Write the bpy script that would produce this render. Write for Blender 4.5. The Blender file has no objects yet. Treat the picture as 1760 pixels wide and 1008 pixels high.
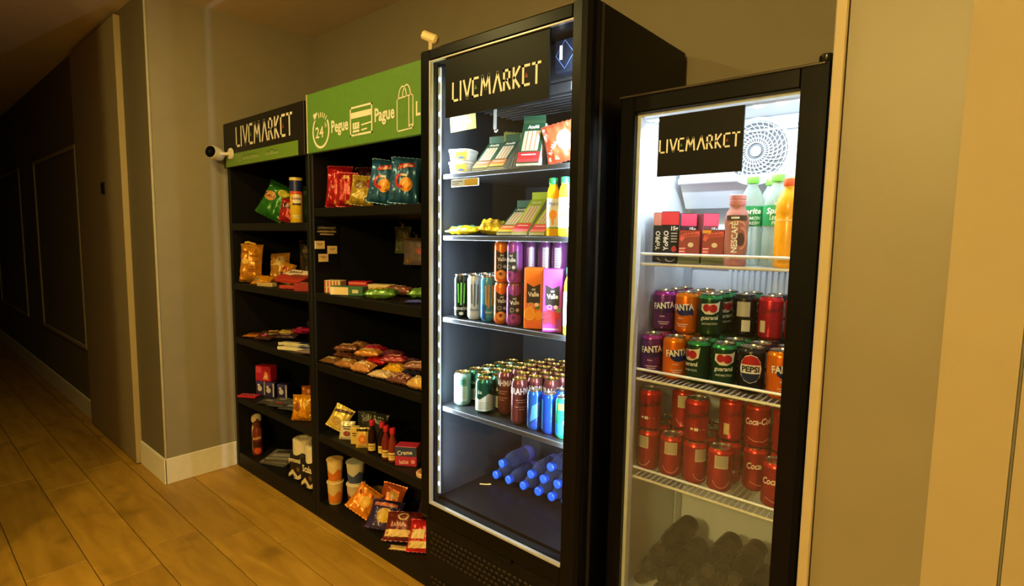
import bpy, math, random
from mathutils import Vector, Matrix, Euler
from mathutils.geometry import tessellate_polygon
random.seed(7)
PI = math.pi
SC = bpy.context.scene
COL = SC.collection

# ------------------------------------------------------------------ camera
cam_d = bpy.data.cameras.new('camera')
cam = bpy.data.objects.new('camera', cam_d)
COL.objects.link(cam)
SC.camera = cam
cam_d.sensor_fit = 'HORIZONTAL'
cam_d.sensor_width = 36.0
cam_d.lens = 36.0 * 946.2 / 1760.0
cam_d.clip_start = 0.02
def camera_matrix(yaw, pitch, roll):
    fw = Vector((-math.sin(yaw) * math.cos(pitch), math.cos(yaw) * math.cos(pitch), math.sin(pitch)))
    rt = Vector((math.cos(yaw), math.sin(yaw), 0))
    up = rt.cross(fw)
    rt2 = rt * math.cos(roll) + up * math.sin(roll)
    up2 = rt2.cross(fw)
    return Matrix(((rt2.x, up2.x, -fw.x), (rt2.y, up2.y, -fw.y), (rt2.z, up2.z, -fw.z)))
cam.rotation_euler = camera_matrix(0.714, -0.098, 0.0147).to_euler()
cam.location = (0, 0, 1.4)

# ------------------------------------------------------------------ world, exposure
world = bpy.data.worlds.new('world')
SC.world = world
world.use_nodes = True
wbg = world.node_tree.nodes['Background']
wbg.inputs[0].default_value = (1.0, 0.62, 0.25, 1)
wbg.inputs[1].default_value = 0.01
SC.view_settings.view_transform = 'Standard'
SC.view_settings.look = 'None'
SC.view_settings.gamma = 1.0
SC.view_settings.use_curve_mapping = False
SC.view_settings.exposure = 0.0

WARM = (1.0, 0.79, 0.27)
COOL = (0.80, 0.92, 1.0)
def area_light(name, loc, direction, sx, sy, power, color, parent=None, spread=PI):
    d = bpy.data.lights.new(name, 'AREA')
    d.shape = 'RECTANGLE'
    d.size = sx; d.size_y = sy
    d.energy = power; d.color = color; d.spread = spread
    o = bpy.data.objects.new(name, d)
    COL.objects.link(o)
    o.location = loc
    o.rotation_euler = Vector(direction).to_track_quat('-Z', 'Y').to_euler()
    if parent is not None:
        o.parent = parent
    return o

# strengths of the lamps built further down
LAMP_A = 205.0
GLX, GLY = -0.2, -1.9
LAMP_B = 23.0
LED_E = 25.0
LED_P = 4.5
FR_P = 4.0
FOG = 0.09

# ------------------------------------------------------------------ materials
def lin(c):
    return tuple((v / 255 / 12.92) if v / 255 <= 0.04045 else ((v / 255 + 0.055) / 1.055) ** 2.4 for v in c)
_mats = {}
def M(col, rough=0.5, metal=0.0, noise=0.06, emit=0.0, coat=0.0, scale=40.0, bump=0.0):
    """procedural paint: colour with a faint mottling"""
    key = ('p', tuple(col), rough, metal, noise, emit, coat, scale, bump)
    if key in _mats:
        return _mats[key]
    m = bpy.data.materials.new('paint_%02x%02x%02x' % tuple(int(v) for v in col))
    m.use_nodes = True
    nt = m.node_tree
    b = nt.nodes['Principled BSDF']
    rgb = lin(col)
    if noise > 0:
        tc = nt.nodes.new('ShaderNodeTexCoord')
        nz = nt.nodes.new('ShaderNodeTexNoise')
        nz.inputs['Scale'].default_value = scale
        nz.inputs['Detail'].default_value = 3
        mr = nt.nodes.new('ShaderNodeMapRange')
        mr.inputs['From Min'].default_value = 0.3
        mr.inputs['From Max'].default_value = 0.7
        mr.inputs['To Min'].default_value = 1 - noise
        mr.inputs['To Max'].default_value = 1 + noise
        mul = nt.nodes.new('ShaderNodeVectorMath')
        mul.operation = 'SCALE'
        mul.inputs[0].default_value = rgb
        nt.links.new(tc.outputs['Object'], nz.inputs['Vector'])
        nt.links.new(nz.outputs['Fac'], mr.inputs['Value'])
        nt.links.new(mr.outputs['Result'], mul.inputs['Scale'])
        nt.links.new(mul.outputs['Vector'], b.inputs['Base Color'])
        if bump > 0:
            bp = nt.nodes.new('ShaderNodeBump')
            bp.inputs['Strength'].default_value = bump
            bp.inputs['Distance'].default_value = 0.002
            nt.links.new(nz.outputs['Fac'], bp.inputs['Height'])
            nt.links.new(bp.outputs['Normal'], b.inputs['Normal'])
    else:
        b.inputs['Base Color'].default_value = (*rgb, 1)
    b.inputs['Roughness'].default_value = rough
    b.inputs['Metallic'].default_value = metal
    b.inputs['Coat Weight'].default_value = coat
    if max(col) < 60 and metal < .2:
        b.inputs['Specular IOR Level'].default_value = 0.18
    if emit > 0:
        b.inputs['Emission Color'].default_value = (*rgb, 1)
        b.inputs['Emission Strength'].default_value = emit
    _mats[key] = m
    return m

def clear_mat(col, opacity, rough=0.08, name='clear_plastic', fog=None):
    """thin clear sheet: see-through with a glossy surface; fog = (z_low, z_high, amount) condensation"""
    key = ('c', tuple(col), opacity, rough, fog)
    if key in _mats:
        return _mats[key]
    m = bpy.data.materials.new(name)
    m.use_nodes = True
    nt = m.node_tree
    nt.nodes.remove(nt.nodes['Principled BSDF'])
    out = nt.nodes['Material Output']
    tr = nt.nodes.new('ShaderNodeBsdfTransparent')
    rgb = lin(col)
    tint = tuple(0.55 + 0.45 * v for v in rgb)
    tr.inputs[0].default_value = (*tint, 1)
    pr = nt.nodes.new('ShaderNodeBsdfPrincipled')
    pr.inputs['Base Color'].default_value = (*rgb, 1)
    pr.inputs['Roughness'].default_value = rough
    mx = nt.nodes.new('ShaderNodeMixShader')
    fr = nt.nodes.new('ShaderNodeLayerWeight')
    fr.inputs['Blend'].default_value = 0.25
    mr = nt.nodes.new('ShaderNodeMapRange')
    mr.inputs['To Min'].default_value = opacity
    mr.inputs['To Max'].default_value = min(1.0, opacity + 0.45)
    nt.links.new(fr.outputs['Facing'], mr.inputs['Value'])
    nt.links.new(mr.outputs['Result'], mx.inputs[0])
    nt.links.new(tr.outputs[0], mx.inputs[1])
    nt.links.new(pr.outputs[0], mx.inputs[2])
    nt.links.new(mx.outputs[0], out.inputs[0])
    _mats[key] = m
    return m

def glass_mat(name, fog=None):
    """flat door pane; fog = (z where it begins, z where it is thickest, amount) breathes condensation over it"""
    m = bpy.data.materials.new(name)
    m.use_nodes = True
    nt = m.node_tree
    nt.nodes.remove(nt.nodes['Principled BSDF'])
    out = nt.nodes['Material Output']
    tr = nt.nodes.new('ShaderNodeBsdfTransparent')
    tr.inputs[0].default_value = (0.96, 0.98, 0.98, 1)
    gl = nt.nodes.new('ShaderNodeBsdfGlossy')
    gl.inputs['Roughness'].default_value = 0.02
    mx = nt.nodes.new('ShaderNodeMixShader')
    lw = nt.nodes.new('ShaderNodeLayerWeight')
    lw.inputs['Blend'].default_value = 0.5
    pw = nt.nodes.new('ShaderNodeMath'); pw.operation = 'POWER'; pw.inputs[1].default_value = 4.0
    fr = nt.nodes.new('ShaderNodeMapRange')
    fr.inputs['To Min'].default_value = 0.025; fr.inputs['To Max'].default_value = 0.5
    nt.links.new(lw.outputs['Facing'], pw.inputs[0])
    nt.links.new(pw.outputs[0], fr.inputs['Value'])
    nt.links.new(fr.outputs[0], mx.inputs[0])
    nt.links.new(tr.outputs[0], mx.inputs[1])
    nt.links.new(gl.outputs[0], mx.inputs[2])
    last = mx
    if fog:
        geo = nt.nodes.new('ShaderNodeNewGeometry')
        sep = nt.nodes.new('ShaderNodeSeparateXYZ')
        mr = nt.nodes.new('ShaderNodeMapRange')
        mr.inputs['From Min'].default_value = fog[0]
        mr.inputs['From Max'].default_value = fog[1]
        mr.inputs['To Max'].default_value = fog[2]
        nz = nt.nodes.new('ShaderNodeTexNoise')
        nz.inputs['Scale'].default_value = 6
        mul = nt.nodes.new('ShaderNodeMath')
        mul.operation = 'MULTIPLY'
        mr2 = nt.nodes.new('ShaderNodeMapRange')
        mr2.inputs['From Min'].default_value = 0.3
        mr2.inputs['From Max'].default_value = 0.7
        mr2.inputs['To Min'].default_value = 0.75
        df = nt.nodes.new('ShaderNodeBsdfDiffuse')
        df.inputs[0].default_value = (0.55, 0.55, 0.55, 1)
        m2 = nt.nodes.new('ShaderNodeMixShader')
        nt.links.new(geo.outputs['Position'], sep.inputs[0])
        nt.links.new(sep.outputs['Z'], mr.inputs['Value'])
        nt.links.new(geo.outputs['Position'], nz.inputs['Vector'])
        nt.links.new(nz.outputs['Fac'], mr2.inputs['Value'])
        nt.links.new(mr.outputs['Result'], mul.inputs[0])
        nt.links.new(mr2.outputs['Result'], mul.inputs[1])
        nt.links.new(mul.outputs[0], m2.inputs[0])
        nt.links.new(mx.outputs[0], m2.inputs[1])
        nt.links.new(df.outputs[0], m2.inputs[2])
        last = m2
    nt.links.new(last.outputs[0], out.inputs[0])
    return m

def plank_mat():
    m = bpy.data.materials.new('wood_look_tile')
    m.use_nodes = True
    nt = m.node_tree
    b = nt.nodes['Principled BSDF']
    tc = nt.nodes.new('ShaderNodeTexCoord')
    oi = nt.nodes.new('ShaderNodeObjectInfo')
    add = nt.nodes.new('ShaderNodeVectorMath'); add.operation = 'ADD'
    cmb = nt.nodes.new('ShaderNodeCombineXYZ')
    mlt = nt.nodes.new('ShaderNodeMath'); mlt.operation = 'MULTIPLY'; mlt.inputs[1].default_value = 37
    mp = nt.nodes.new('ShaderNodeMapping')
    mp.inputs['Scale'].default_value = (1.2, 7.0, 1.0)
    n1 = nt.nodes.new('ShaderNodeTexNoise'); n1.inputs['Scale'].default_value = 2.2; n1.inputs['Detail'].default_value = 6
    n1.inputs['Distortion'].default_value = 0.6
    n2 = nt.nodes.new('ShaderNodeTexNoise'); n2.inputs['Scale'].default_value = 5.0; n2.inputs['Detail'].default_value = 3
    rp = nt.nodes.new('ShaderNodeValToRGB')
    rp.color_ramp.elements[0].position = 0.33; rp.color_ramp.elements[0].color = (*lin((168, 124, 38)), 1)
    rp.color_ramp.elements[1].position = 0.70; rp.color_ramp.elements[1].color = (*lin((196, 150, 54)), 1)
    mr = nt.nodes.new('ShaderNodeMapRange')
    mr.inputs['To Min'].default_value = 0.86; mr.inputs['To Max'].default_value = 1.1
    kn = nt.nodes.new('ShaderNodeMapRange')
    kn.inputs['From Min'].default_value = 0.28; kn.inputs['From Max'].default_value = 0.42
    kn.inputs['To Min'].default_value = 0.72
    sc = nt.nodes.new('ShaderNodeVectorMath'); sc.operation = 'SCALE'
    s2 = nt.nodes.new('ShaderNodeVectorMath'); s2.operation = 'SCALE'
    L = nt.links.new
    L(oi.outputs['Random'], mlt.inputs[0])
    L(mlt.outputs[0], cmb.inputs[0]); L(mlt.outputs[0], cmb.inputs[1])
    L(tc.outputs['Object'], add.inputs[0]); L(cmb.outputs[0], add.inputs[1])
    L(add.outputs[0], mp.inputs[0]); L(mp.outputs[0], n1.inputs['Vector']); L(add.outputs[0], n2.inputs['Vector'])
    L(n1.outputs['Fac'], rp.inputs[0]); L(oi.outputs['Random'], mr.inputs['Value'])
    L(n2.outputs['Fac'], kn.inputs['Value'])
    L(rp.outputs[0], sc.inputs[0]); L(mr.outputs['Result'], sc.inputs['Scale'])
    L(sc.outputs[0], s2.inputs[0]); L(kn.outputs['Result'], s2.inputs['Scale'])
    L(s2.outputs[0], b.inputs['Base Color'])
    b.inputs['Roughness'].default_value = 0.42
    return m

# ------------------------------------------------------------------ mesh helpers
class MB:
    def __init__(s):
        s.v = []; s.f = []
    def add(s, vs, fs):
        o = len(s.v); s.v += [tuple(p) for p in vs]; s.f += [tuple(i + o for i in f) for f in fs]
        return s
    def box(s, x0, y0, z0, x1, y1, z1):
        vs = [(x, y, z) for z in (z0, z1) for y in (y0, y1) for x in (x0, x1)]
        return s.add(vs, [(0, 2, 3, 1), (4, 5, 7, 6), (0, 1, 5, 4), (2, 6, 7, 3), (0, 4, 6, 2), (1, 3, 7, 5)])
    def bbox(s, x0, y0, z0, x1, y1, z1, b=0.004):
        """box with chamfered edges"""
        b = min(b, (x1 - x0) * .45, (y1 - y0) * .45, (z1 - z0) * .45)
        X = (x0, x1); Y = (y0, y1); Z = (z0, z1)
        vs = []; ix = {}
        for k in (0, 1):
            for j in (0, 1):
                for i in (0, 1):
                    sx = b if i == 0 else -b; sy = b if j == 0 else -b; sz = b if k == 0 else -b
                    ix[i, j, k, 0] = len(vs); vs.append((X[i], Y[j] + sy, Z[k] + sz))
                    ix[i, j, k, 1] = len(vs); vs.append((X[i] + sx, Y[j], Z[k] + sz))
                    ix[i, j, k, 2] = len(vs); vs.append((X[i] + sx, Y[j] + sy, Z[k]))
        fs = []
        fs.append([ix[0, j, k, 0] for j, k in ((0, 0), (0, 1), (1, 1), (1, 0))]); fs.append([ix[1, j, k, 0] for j, k in ((0, 0), (1, 0), (1, 1), (0, 1))])
        fs.append([ix[i, 0, k, 1] for i, k in ((0, 0), (1, 0), (1, 1), (0, 1))]); fs.append([ix[i, 1, k, 1] for i, k in ((0, 0), (0, 1), (1, 1), (1, 0))])
        fs.append([ix[i, j, 0, 2] for i, j in ((0, 0), (0, 1), (1, 1), (1, 0))]); fs.append([ix[i, j, 1, 2] for i, j in ((0, 0), (1, 0), (1, 1), (0, 1))])
        for k in (0, 1):
            for j in (0, 1): fs.append([ix[0, j, k, 1], ix[1, j, k, 1], ix[1, j, k, 2], ix[0, j, k, 2]])
            for i in (0, 1): fs.append([ix[i, 0, k, 0], ix[i, 1, k, 0], ix[i, 1, k, 2], ix[i, 0, k, 2]])
        for j in (0, 1):
            for i in (0, 1): fs.append([ix[i, j, 0, 0], ix[i, j, 1, 0], ix[i, j, 1, 1], ix[i, j, 0, 1]])
        for k in (0, 1):
            for j in (0, 1):
                for i in (0, 1): fs.append([ix[i, j, k, 0], ix[i, j, k, 1], ix[i, j, k, 2]])
        return s.add(vs, fs)
    def lathe(s, prof, n=20, cap0=True, cap1=True, sq=0.0):
        """profile [(r,z)] about Z; sq > 0 squares the section off"""
        vs = []; fs = []
        for r, z in prof:
            for i in range(n):
                a = 2 * PI * i / n
                c, d = math.cos(a), math.sin(a)
                k = 1.0
                if sq > 0:
                    k = (abs(c) ** (2 + 8 * sq) + abs(d) ** (2 + 8 * sq)) ** (-1 / (2 + 8 * sq))
                vs.append((r * c * k, r * d * k, z))
        for j in range(len(prof) - 1):
            for i in range(n):
                fs.append((j * n + i, j * n + (i + 1) % n, (j + 1) * n + (i + 1) % n, (j + 1) * n + i))
        if cap0: fs.append(tuple(reversed(range(n))))
        if cap1: fs.append(tuple(range((len(prof) - 1) * n, len(prof) * n)))
        return s.add(vs, fs)
    def tube(s, pts, r, n=6):
        vs = []; fs = []
        pts = [Vector(p) for p in pts]
        for k, p in enumerate(pts):
            t = (pts[min(k + 1, len(pts) - 1)] - pts[max(k - 1, 0)]).normalized()
            u = t.cross(Vector((0, 0, 1)) if abs(t.z) < .9 else Vector((1, 0, 0))).normalized()
            w = t.cross(u)
            for i in range(n):
                a = 2 * PI * i / n
                vs.append(p + u * (r * math.cos(a)) + w * (r * math.sin(a)))
        for k in range(len(pts) - 1):
            for i in range(n):
                fs.append((k * n + i, k * n + (i + 1) % n, (k + 1) * n + (i + 1) % n, (k + 1) * n + i))
        fs.append(tuple(range(n))); fs.append(tuple(range((len(pts) - 1) * n, len(pts) * n)))
        return s.add(vs, fs)
    def prism(s, poly, x0, x1):
        """polygon [(y,z)] pushed along X"""
        n = len(poly)
        vs = [(x0, y, z) for y, z in poly] + [(x1, y, z) for y, z in poly]
        fs = [tuple(range(n)), tuple(reversed(range(n, 2 * n)))] + [(i, i + n, (i + 1) % n + n, (i + 1) % n) for i in range(n)]
        return s.add(vs, fs)
    def mesh(s, name, mat, smooth=False):
        me = bpy.data.meshes.new(name)
        me.from_pydata(s.v, [], s.f)
        me.materials.append(mat)
        if smooth:
            me.polygons.foreach_set('use_smooth', [True] * len(me.polygons))
            me.set_sharp_from_angle(angle=math.radians(38))
        me.update()
        return me

def obj(name, mesh, parent=None, loc=(0, 0, 0), rot=(0, 0, 0)):
    o = bpy.data.objects.new(name, mesh)
    COL.objects.link(o)
    o.location = loc; o.rotation_euler = rot
    if parent is not None: o.parent = parent
    return o
def part(name, mb, mat, parent, smooth=False, loc=(0, 0, 0), rot=(0, 0, 0), label=None):
    o = obj(name, mb.mesh(name, mat, smooth), parent, loc, rot)
    if label: o['label'] = label
    return o
def tag(o, label, cat, group=None):
    o['label'] = label; o['category'] = cat
    if group: o['group'] = group
    return o
def thing(name, label, cat, loc=(0, 0, 0), rot=(0, 0, 0), group=None):
    o = bpy.data.objects.new(name, None)
    COL.objects.link(o)
    o.empty_display_size = 0.05
    o.location = loc
    o.rotation_euler = rot if not isinstance(rot, (int, float)) else (0, 0, rot)
    return tag(o, label, cat, group)
def struct(name, mb, mat, parent=None, smooth=False):
    o = obj(name, mb.mesh(name, mat, smooth), parent)
    o['kind'] = 'structure'
    return o
def copy_tree(o, parent=None):
    kids = list(o.children)
    c = o.copy(); COL.objects.link(c); c.parent = parent
    for k in kids: copy_tree(k, c)
    return c
def place(proto, used, loc, rz, label, group):
    """first use moves the prototype itself, later uses copy it with its parts"""
    o = copy_tree(proto) if used else proto
    o.location = loc; o.rotation_euler = (0, 0, rz)
    o['label'] = label
    if group: o['group'] = group
    return o

# ------------------------------------------------------------------ printed decoration: 2-D shapes laid on a surface
def rect2(u0, v0, u1, v1, nu=8, nv=2):
    vs = [(u0 + (u1 - u0) * i / nu, v0 + (v1 - v0) * j / nv) for j in range(nv + 1) for i in range(nu + 1)]
    fs = [(j * (nu + 1) + i, j * (nu + 1) + i + 1, (j + 1) * (nu + 1) + i + 1, (j + 1) * (nu + 1) + i) for j in range(nv) for i in range(nu)]
    return vs, fs
def ell2(cu, cv, ru, rv, n=18, t0=-1.0, t1=1.0, rows=6):
    """ellipse cut to the slice t0..t1 of its height, in strips"""
    vs = []; fs = []; k = 6
    for j in range(rows + 1):
        t = t0 + (t1 - t0) * j / rows
        w = math.sqrt(max(0, 1 - t * t))
        if t0 == -1 and t1 == 1:
            t = -math.cos(PI * j / rows); w = math.sin(PI * j / rows)
        for i in range(k + 1): vs.append((cu + ru * w * (2 * i / k - 1), cv + rv * t))
    for j in range(rows):
        for i in range(k): fs.append((j * (k + 1) + i, j * (k + 1) + i + 1, (j + 1) * (k + 1) + i + 1, (j + 1) * (k + 1) + i))
    return vs, fs
def poly2(pts, step=.007):
    """polygon cut into small triangles so that it can follow a curved surface"""
    vs = [tuple(p) for p in pts]
    tri = tessellate_polygon([[Vector((u, v, 0)) for u, v in vs]])
    size = max(max(abs(a[0] - b[0]) for b in vs) for a in vs)
    fs = [tuple(t) for t in tri]
    def longest(f): return max(math.dist(vs[f[i]], vs[f[(i + 1) % 3]]) for i in range(3))
    for _ in range(9):
        out = []; done = True
        for f in fs:
            L = [math.dist(vs[f[i]], vs[f[(i + 1) % 3]]) for i in range(3)]
            i = L.index(max(L))
            if L[i] <= step or size > .2: out.append(f); continue
            done = False
            a, b, c = f[i], f[(i + 1) % 3], f[(i + 2) % 3]
            vs.append(((vs[a][0] + vs[b][0]) / 2, (vs[a][1] + vs[b][1]) / 2)); m = len(vs) - 1
            out += [(a, m, c), (m, b, c)]
        fs = out
        if done: break
    return vs, fs
def ring2(cu, cv, ru, rv, w, a0=0, a1=360, n=28):
    vs = []; fs = []
    for i in range(n + 1):
        a = math.radians(a0 + (a1 - a0) * i / n)
        vs.append((cu + ru * math.cos(a), cv + rv * math.sin(a)))
        vs.append((cu + (ru - w) * math.cos(a), cv + (rv - w) * math.sin(a)))
    for i in range(n): fs.append((2 * i, 2 * i + 2, 2 * i + 3, 2 * i + 1))
    return vs, fs
def stroke2(lines, w):
    """polylines drawn with a square-ended pen"""
    vs = []; fs = []
    for ln in lines:
        for (ax, ay), (bx, by) in zip(ln[:-1], ln[1:]):
            d = math.hypot(bx - ax, by - ay)
            if d == 0: continue
            dx, dy = (bx - ax) / d, (by - ay) / d
            e = w / 2
            ax2, ay2, bx2, by2 = ax - dx * e, ay - dy * e, bx + dx * e, by + dy * e
            n = max(1, min(12, int(d / .008))) if d < .12 else 1
            for k in range(n):
                p0, p1 = k / n, (k + 1) / n
                cx0, cy0 = ax2 + (bx2 - ax2) * p0, ay2 + (by2 - ay2) * p0
                cx1, cy1 = ax2 + (bx2 - ax2) * p1, ay2 + (by2 - ay2) * p1
                o = len(vs)
                vs += [(cx0 - dy * e, cy0 + dx * e), (cx0 + dy * e, cy0 - dx * e), (cx1 + dy * e, cy1 - dx * e), (cx1 - dy * e, cy1 + dx * e)]
                fs.append((o, o + 1, o + 2, o + 3))
    return vs, fs
_txt = {}
def text2(s, size, cu, cv, rot=0.0, squash=1.0, fat=0.012, shear=0.0):
    key = (s, fat, shear)
    if key not in _txt:
        c = bpy.data.curves.new('lettering', 'FONT')
        c.body = s; c.align_x = 'CENTER'; c.align_y = 'CENTER'; c.resolution_u = 2; c.offset = fat; c.shear = shear
        o = bpy.data.objects.new('lettering', c)
        COL.objects.link(o)
        dg = bpy.context.evaluated_depsgraph_get()
        me = bpy.data.meshes.new_from_object(o.evaluated_get(dg))
        vs = [(v.co.x, v.co.y) for v in me.vertices]
        ys = [v[1] for v in vs] or [0]; xs = [v[0] for v in vs] or [0]
        cy = (max(ys) + min(ys)) / 2; cx = (max(xs) + min(xs)) / 2
        _txt[key] = ([(x - cx, y - cy) for x, y in vs], [tuple(p.vertices) for p in me.polygons])
        bpy.data.objects.remove(o); bpy.data.curves.remove(c); bpy.data.meshes.remove(me)
    vs, fs = _txt[key]
    cr, sr = math.cos(rot), math.sin(rot)
    return [(cu + size * (x * squash * cr - y * sr), cv + size * (x * squash * sr + y * cr)) for x, y in vs], fs
def scrawl2(n, size, cu, cv, rot=0.0, *_):
    """print too small or blurred to read: a run of short unreadable strokes"""
    rg = random.Random(n * 31 + int(size * 1e5))
    w = size * .5; x = -n * w / 2; ln = []
    for k in range(n):
        hgt = size * rg.choice((.42, .5, .68))
        ln.append([(x, -.25 * size), (x + w * .28, -.25 * size + hgt), (x + w * .6, -.25 * size)])
        x += w
    cr, sr = math.cos(rot), math.sin(rot)
    return stroke2([[(cu + a * cr - b * sr, cv + a * sr + b * cr) for a, b in l] for l in ln], size * .15)
def shift2(sh, du, dv, k=1.0):
    return [(u * k + du, v * k + dv) for u, v in sh[0]], sh[1]
def join2(*shapes):
    vs = []; fs = []
    for v, f in shapes:
        o = len(vs); vs += v; fs += [tuple(i + o for i in t) for t in f]
    return vs, fs
# surfaces that the prints are laid on; front faces -Y
def flat_map(y): return lambda u, v, off: (u, y - off, v)
def cyl_map(r): return lambda u, v, off: ((r + off) * math.sin(u / r), -(r + off) * math.cos(u / r), v)
def side_map(x): return lambda u, v, off: (x + off, u, v)        # face looking +X
def top_map(z): return lambda u, v, off: (u, v, z + off)
def lean_map(y0, y1, h):   # plane leaning back from (y0, 0) to (y1, h)
    L = math.hypot(y1 - y0, h); ny, nz = -h / L, (y1 - y0) / L
    return lambda u, v, off: (u, y0 + (y1 - y0) * v / L + ny * off, h * v / L + nz * off)
def decal(parent, mp, name, col, sh, off=0.0006, rough=0.45, metal=0.0, emit=0.0):
    mb = MB().add([mp(u, v, off) for u, v in sh[0]], sh[1])
    return part(name, mb, M(col, rough, metal, 0.0, emit), parent)

def logo_lines():
    G = {'L': ([[(0, 1), (0, 0), (.5, 0)]], .5), 'I': ([[(0, 1), (0, 0)]], .0), 'V': ([[(0, 1), (.36, 0), (.72, 1)]], .72),
         'E': ([[(.52, 1), (0, 1), (0, 0), (.52, 0)]], .52), 'M': ([[(0, 0), (.12, 1), (.45, .3), (.78, 1), (.9, 0)]], .9),
         'A': ([[(0, 0), (.38, 1), (.76, 0)]], .76), 'R': ([[(0, 0), (0, 1), (.5, 1), (.5, .48), (0, .48)], [(.22, .48), (.55, 0)]], .55),
         'K': ([[(0, 0), (0, 1)], [(.52, 1), (.05, .5), (.52, 0)]], .52), 'T': ([[(0, 1), (.62, 1)], [(.31, 1), (.31, 0)]], .62)}
    x = 0; out = []; tri = []
    for i, ch in enumerate('LIVEMARKET'):
        ls, w = G[ch]
        out += [[(px + x, py) for px, py in l] for l in ls]
        if ch == 'E': tri.append(x + .3)
        x += w + (.36 if ch not in 'VA' else .26)
    W = x - .36
    return [[(px - W / 2, py - .5) for px, py in l] for l in out], W, [t - W / 2 for t in tri]
def logo(parent, mp, cu, cv, width, col=(250, 222, 175), aspect=1.0, off=0.0008, emit=0.0):
    ls, W, tri = logo_lines()
    k = width / W; h = k * aspect
    ls = [[(cu + x * k, cv + y * h) for x, y in l] for l in ls]
    decal(parent, mp, 'lettering', col, stroke2(ls, k * .18), off, emit=emit)
    for t, c in zip(tri, ((90, 140, 50), (150, 50, 40))):
        x = cu + t * k
        decal(parent, mp, 'emblem', c, poly2([(x - .14 * k, cv - .12 * h), (x + .14 * k, cv - .12 * h), (x, cv + .14 * h)]), off)

# ------------------------------------------------------------------ goods: generic builders
def settle(root, z, pile=None):
    """lower a pack until it rests on the board at height z, or on the packs already piled there"""
    R3 = root.rotation_euler.to_matrix()
    lx, ly = root.location.x, root.location.y
    pts = [R3 @ v.co for c in root.children if c.type == 'MESH' and c.name.split('.')[0] in ('film', 'seal') for v in c.data.vertices]
    base = z - min(p.z for p in pts) + .0006
    if pile is not None:
        g = .007
        low = {}
        for p in pts:
            k = (round((p.x + lx) / g), round((p.y + ly) / g))
            low[k] = min(low.get(k, 9), p.z)
        for (i, j), zz in low.items():
            for di in (-1, 0, 1):
                for dj in (-1, 0, 1):
                    if (i + di, j + dj) in pile: base = max(base, pile[i + di, j + dj] - zz + .0008)
        for p in pts:
            k = (round((p.x + lx) / g), round((p.y + ly) / g))
            pile[k] = max(pile.get(k, -9), p.z + base)
    root.location.z = base
BLACK = (20, 20, 21)
def bag(name, label, loc, rot, w, h, t, col, decos=(), group=None, cat='snack bag', rough=0.28, seed=0, seal=True, metal=0.25, sealcol=None, rest=True, pile=None):
    """pillow pack, base at z = 0, front towards -Y. decos: (part name, colour, 2-D shape[, offset])"""
    rng = random.Random(seed * 13 + 5)
    ph = [rng.uniform(0, 6.28) for _ in range(6)]
    def surf(u, v):
        a = min(1, abs(2 * u / w)); b = min(1, abs(2 * v / h - 1))
        base = t / 2 * max(0, 1 - a ** 2.6) ** .62 * max(0, 1 - b ** 3.0) ** .55
        e = (a * .6 + b * .8)
        wr = t * .085 * e * (math.sin(u / w * 23 + ph[0] + 3 * v / h) + .7 * math.sin(v / h * 21 + ph[1] + 6 * u / w) + .6 * math.sin((u / w + v / h) * 31 + ph[2]))
        env = min(1, max(0, (1 - b) * 6)) * min(1, max(0, (1 - a) * 5))
        return base + wr * env
    def xs(u, v):
        b = abs(2 * v / h - 1)
        return u * (1 - .07 * (1 - b * b))
    root = thing(name, label, cat, loc, rot, group)
    nu, nv = 16, 18
    mb = MB()
    F = [(xs(-w / 2 + w * i / nu, h * j / nv), -surf(-w / 2 + w * i / nu, h * j / nv) - .0004, h * j / nv) for j in range(nv + 1) for i in range(nu + 1)]
    B = [(x, -y * .8 + .0002, z) for x, y, z in F]
    q = [(j * (nu + 1) + i, j * (nu + 1) + i + 1, (j + 1) * (nu + 1) + i + 1, (j + 1) * (nu + 1) + i) for j in range(nv) for i in range(nu)]
    mb.add(F, q); mb.add(B, [tuple(reversed(f)) for f in q])
    part('film', mb, M(col, rough, metal, .10, scale=60), root, True)
    if seal:
        for z0, z1 in ((0, h * .045), (h * .955, h)):
            sb = MB()
            n = 14
            for i in range(n):
                x0 = -w / 2 + w * i / n; x1 = x0 + w / n
                zig = .002 if i % 2 else 0
                sb.box(x0, -.0016, z0 - (zig if z0 == 0 else 0), x1, .0016, z1 + (zig if z0 else 0))
            sc = sealcol or tuple(min(255, int(c * .8 + 22)) for c in col)
            part('seal', sb, M(sc, .3, .4, .08), root)
    mp = lambda u, v, off: (xs(u, v), -surf(u, v) - .0004 - off, v)
    for d in decos:
        decal(root, mp, d[0], d[1], d[2], d[3] if len(d) > 3 else 0.0012, rough=.35)
    if rest or pile is not None:
        settle(root, loc[2], pile)
    return root
FLAT = -PI / 2
def bar(name, label, loc, rz, L, W, t, col, decos=(), group=None, cat='snack bar', seed=0, tilt=0.0, metal=.2, rough=.3, pile=None):
    """flow-pack lying on its back: long side along local X"""
    e = Euler((FLAT + tilt, 0, rz), 'XYZ')
    z = loc[2]
    # centre the pack on loc
    off = Matrix.Rotation(rz, 3, 'Z') @ Vector((0, -W / 2, 0))
    return bag(name, label, (loc[0] + off.x, loc[1] + off.y, z), e, L, W, t, col, decos, group, cat, rough, seed, False, metal, pile=pile)
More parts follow.
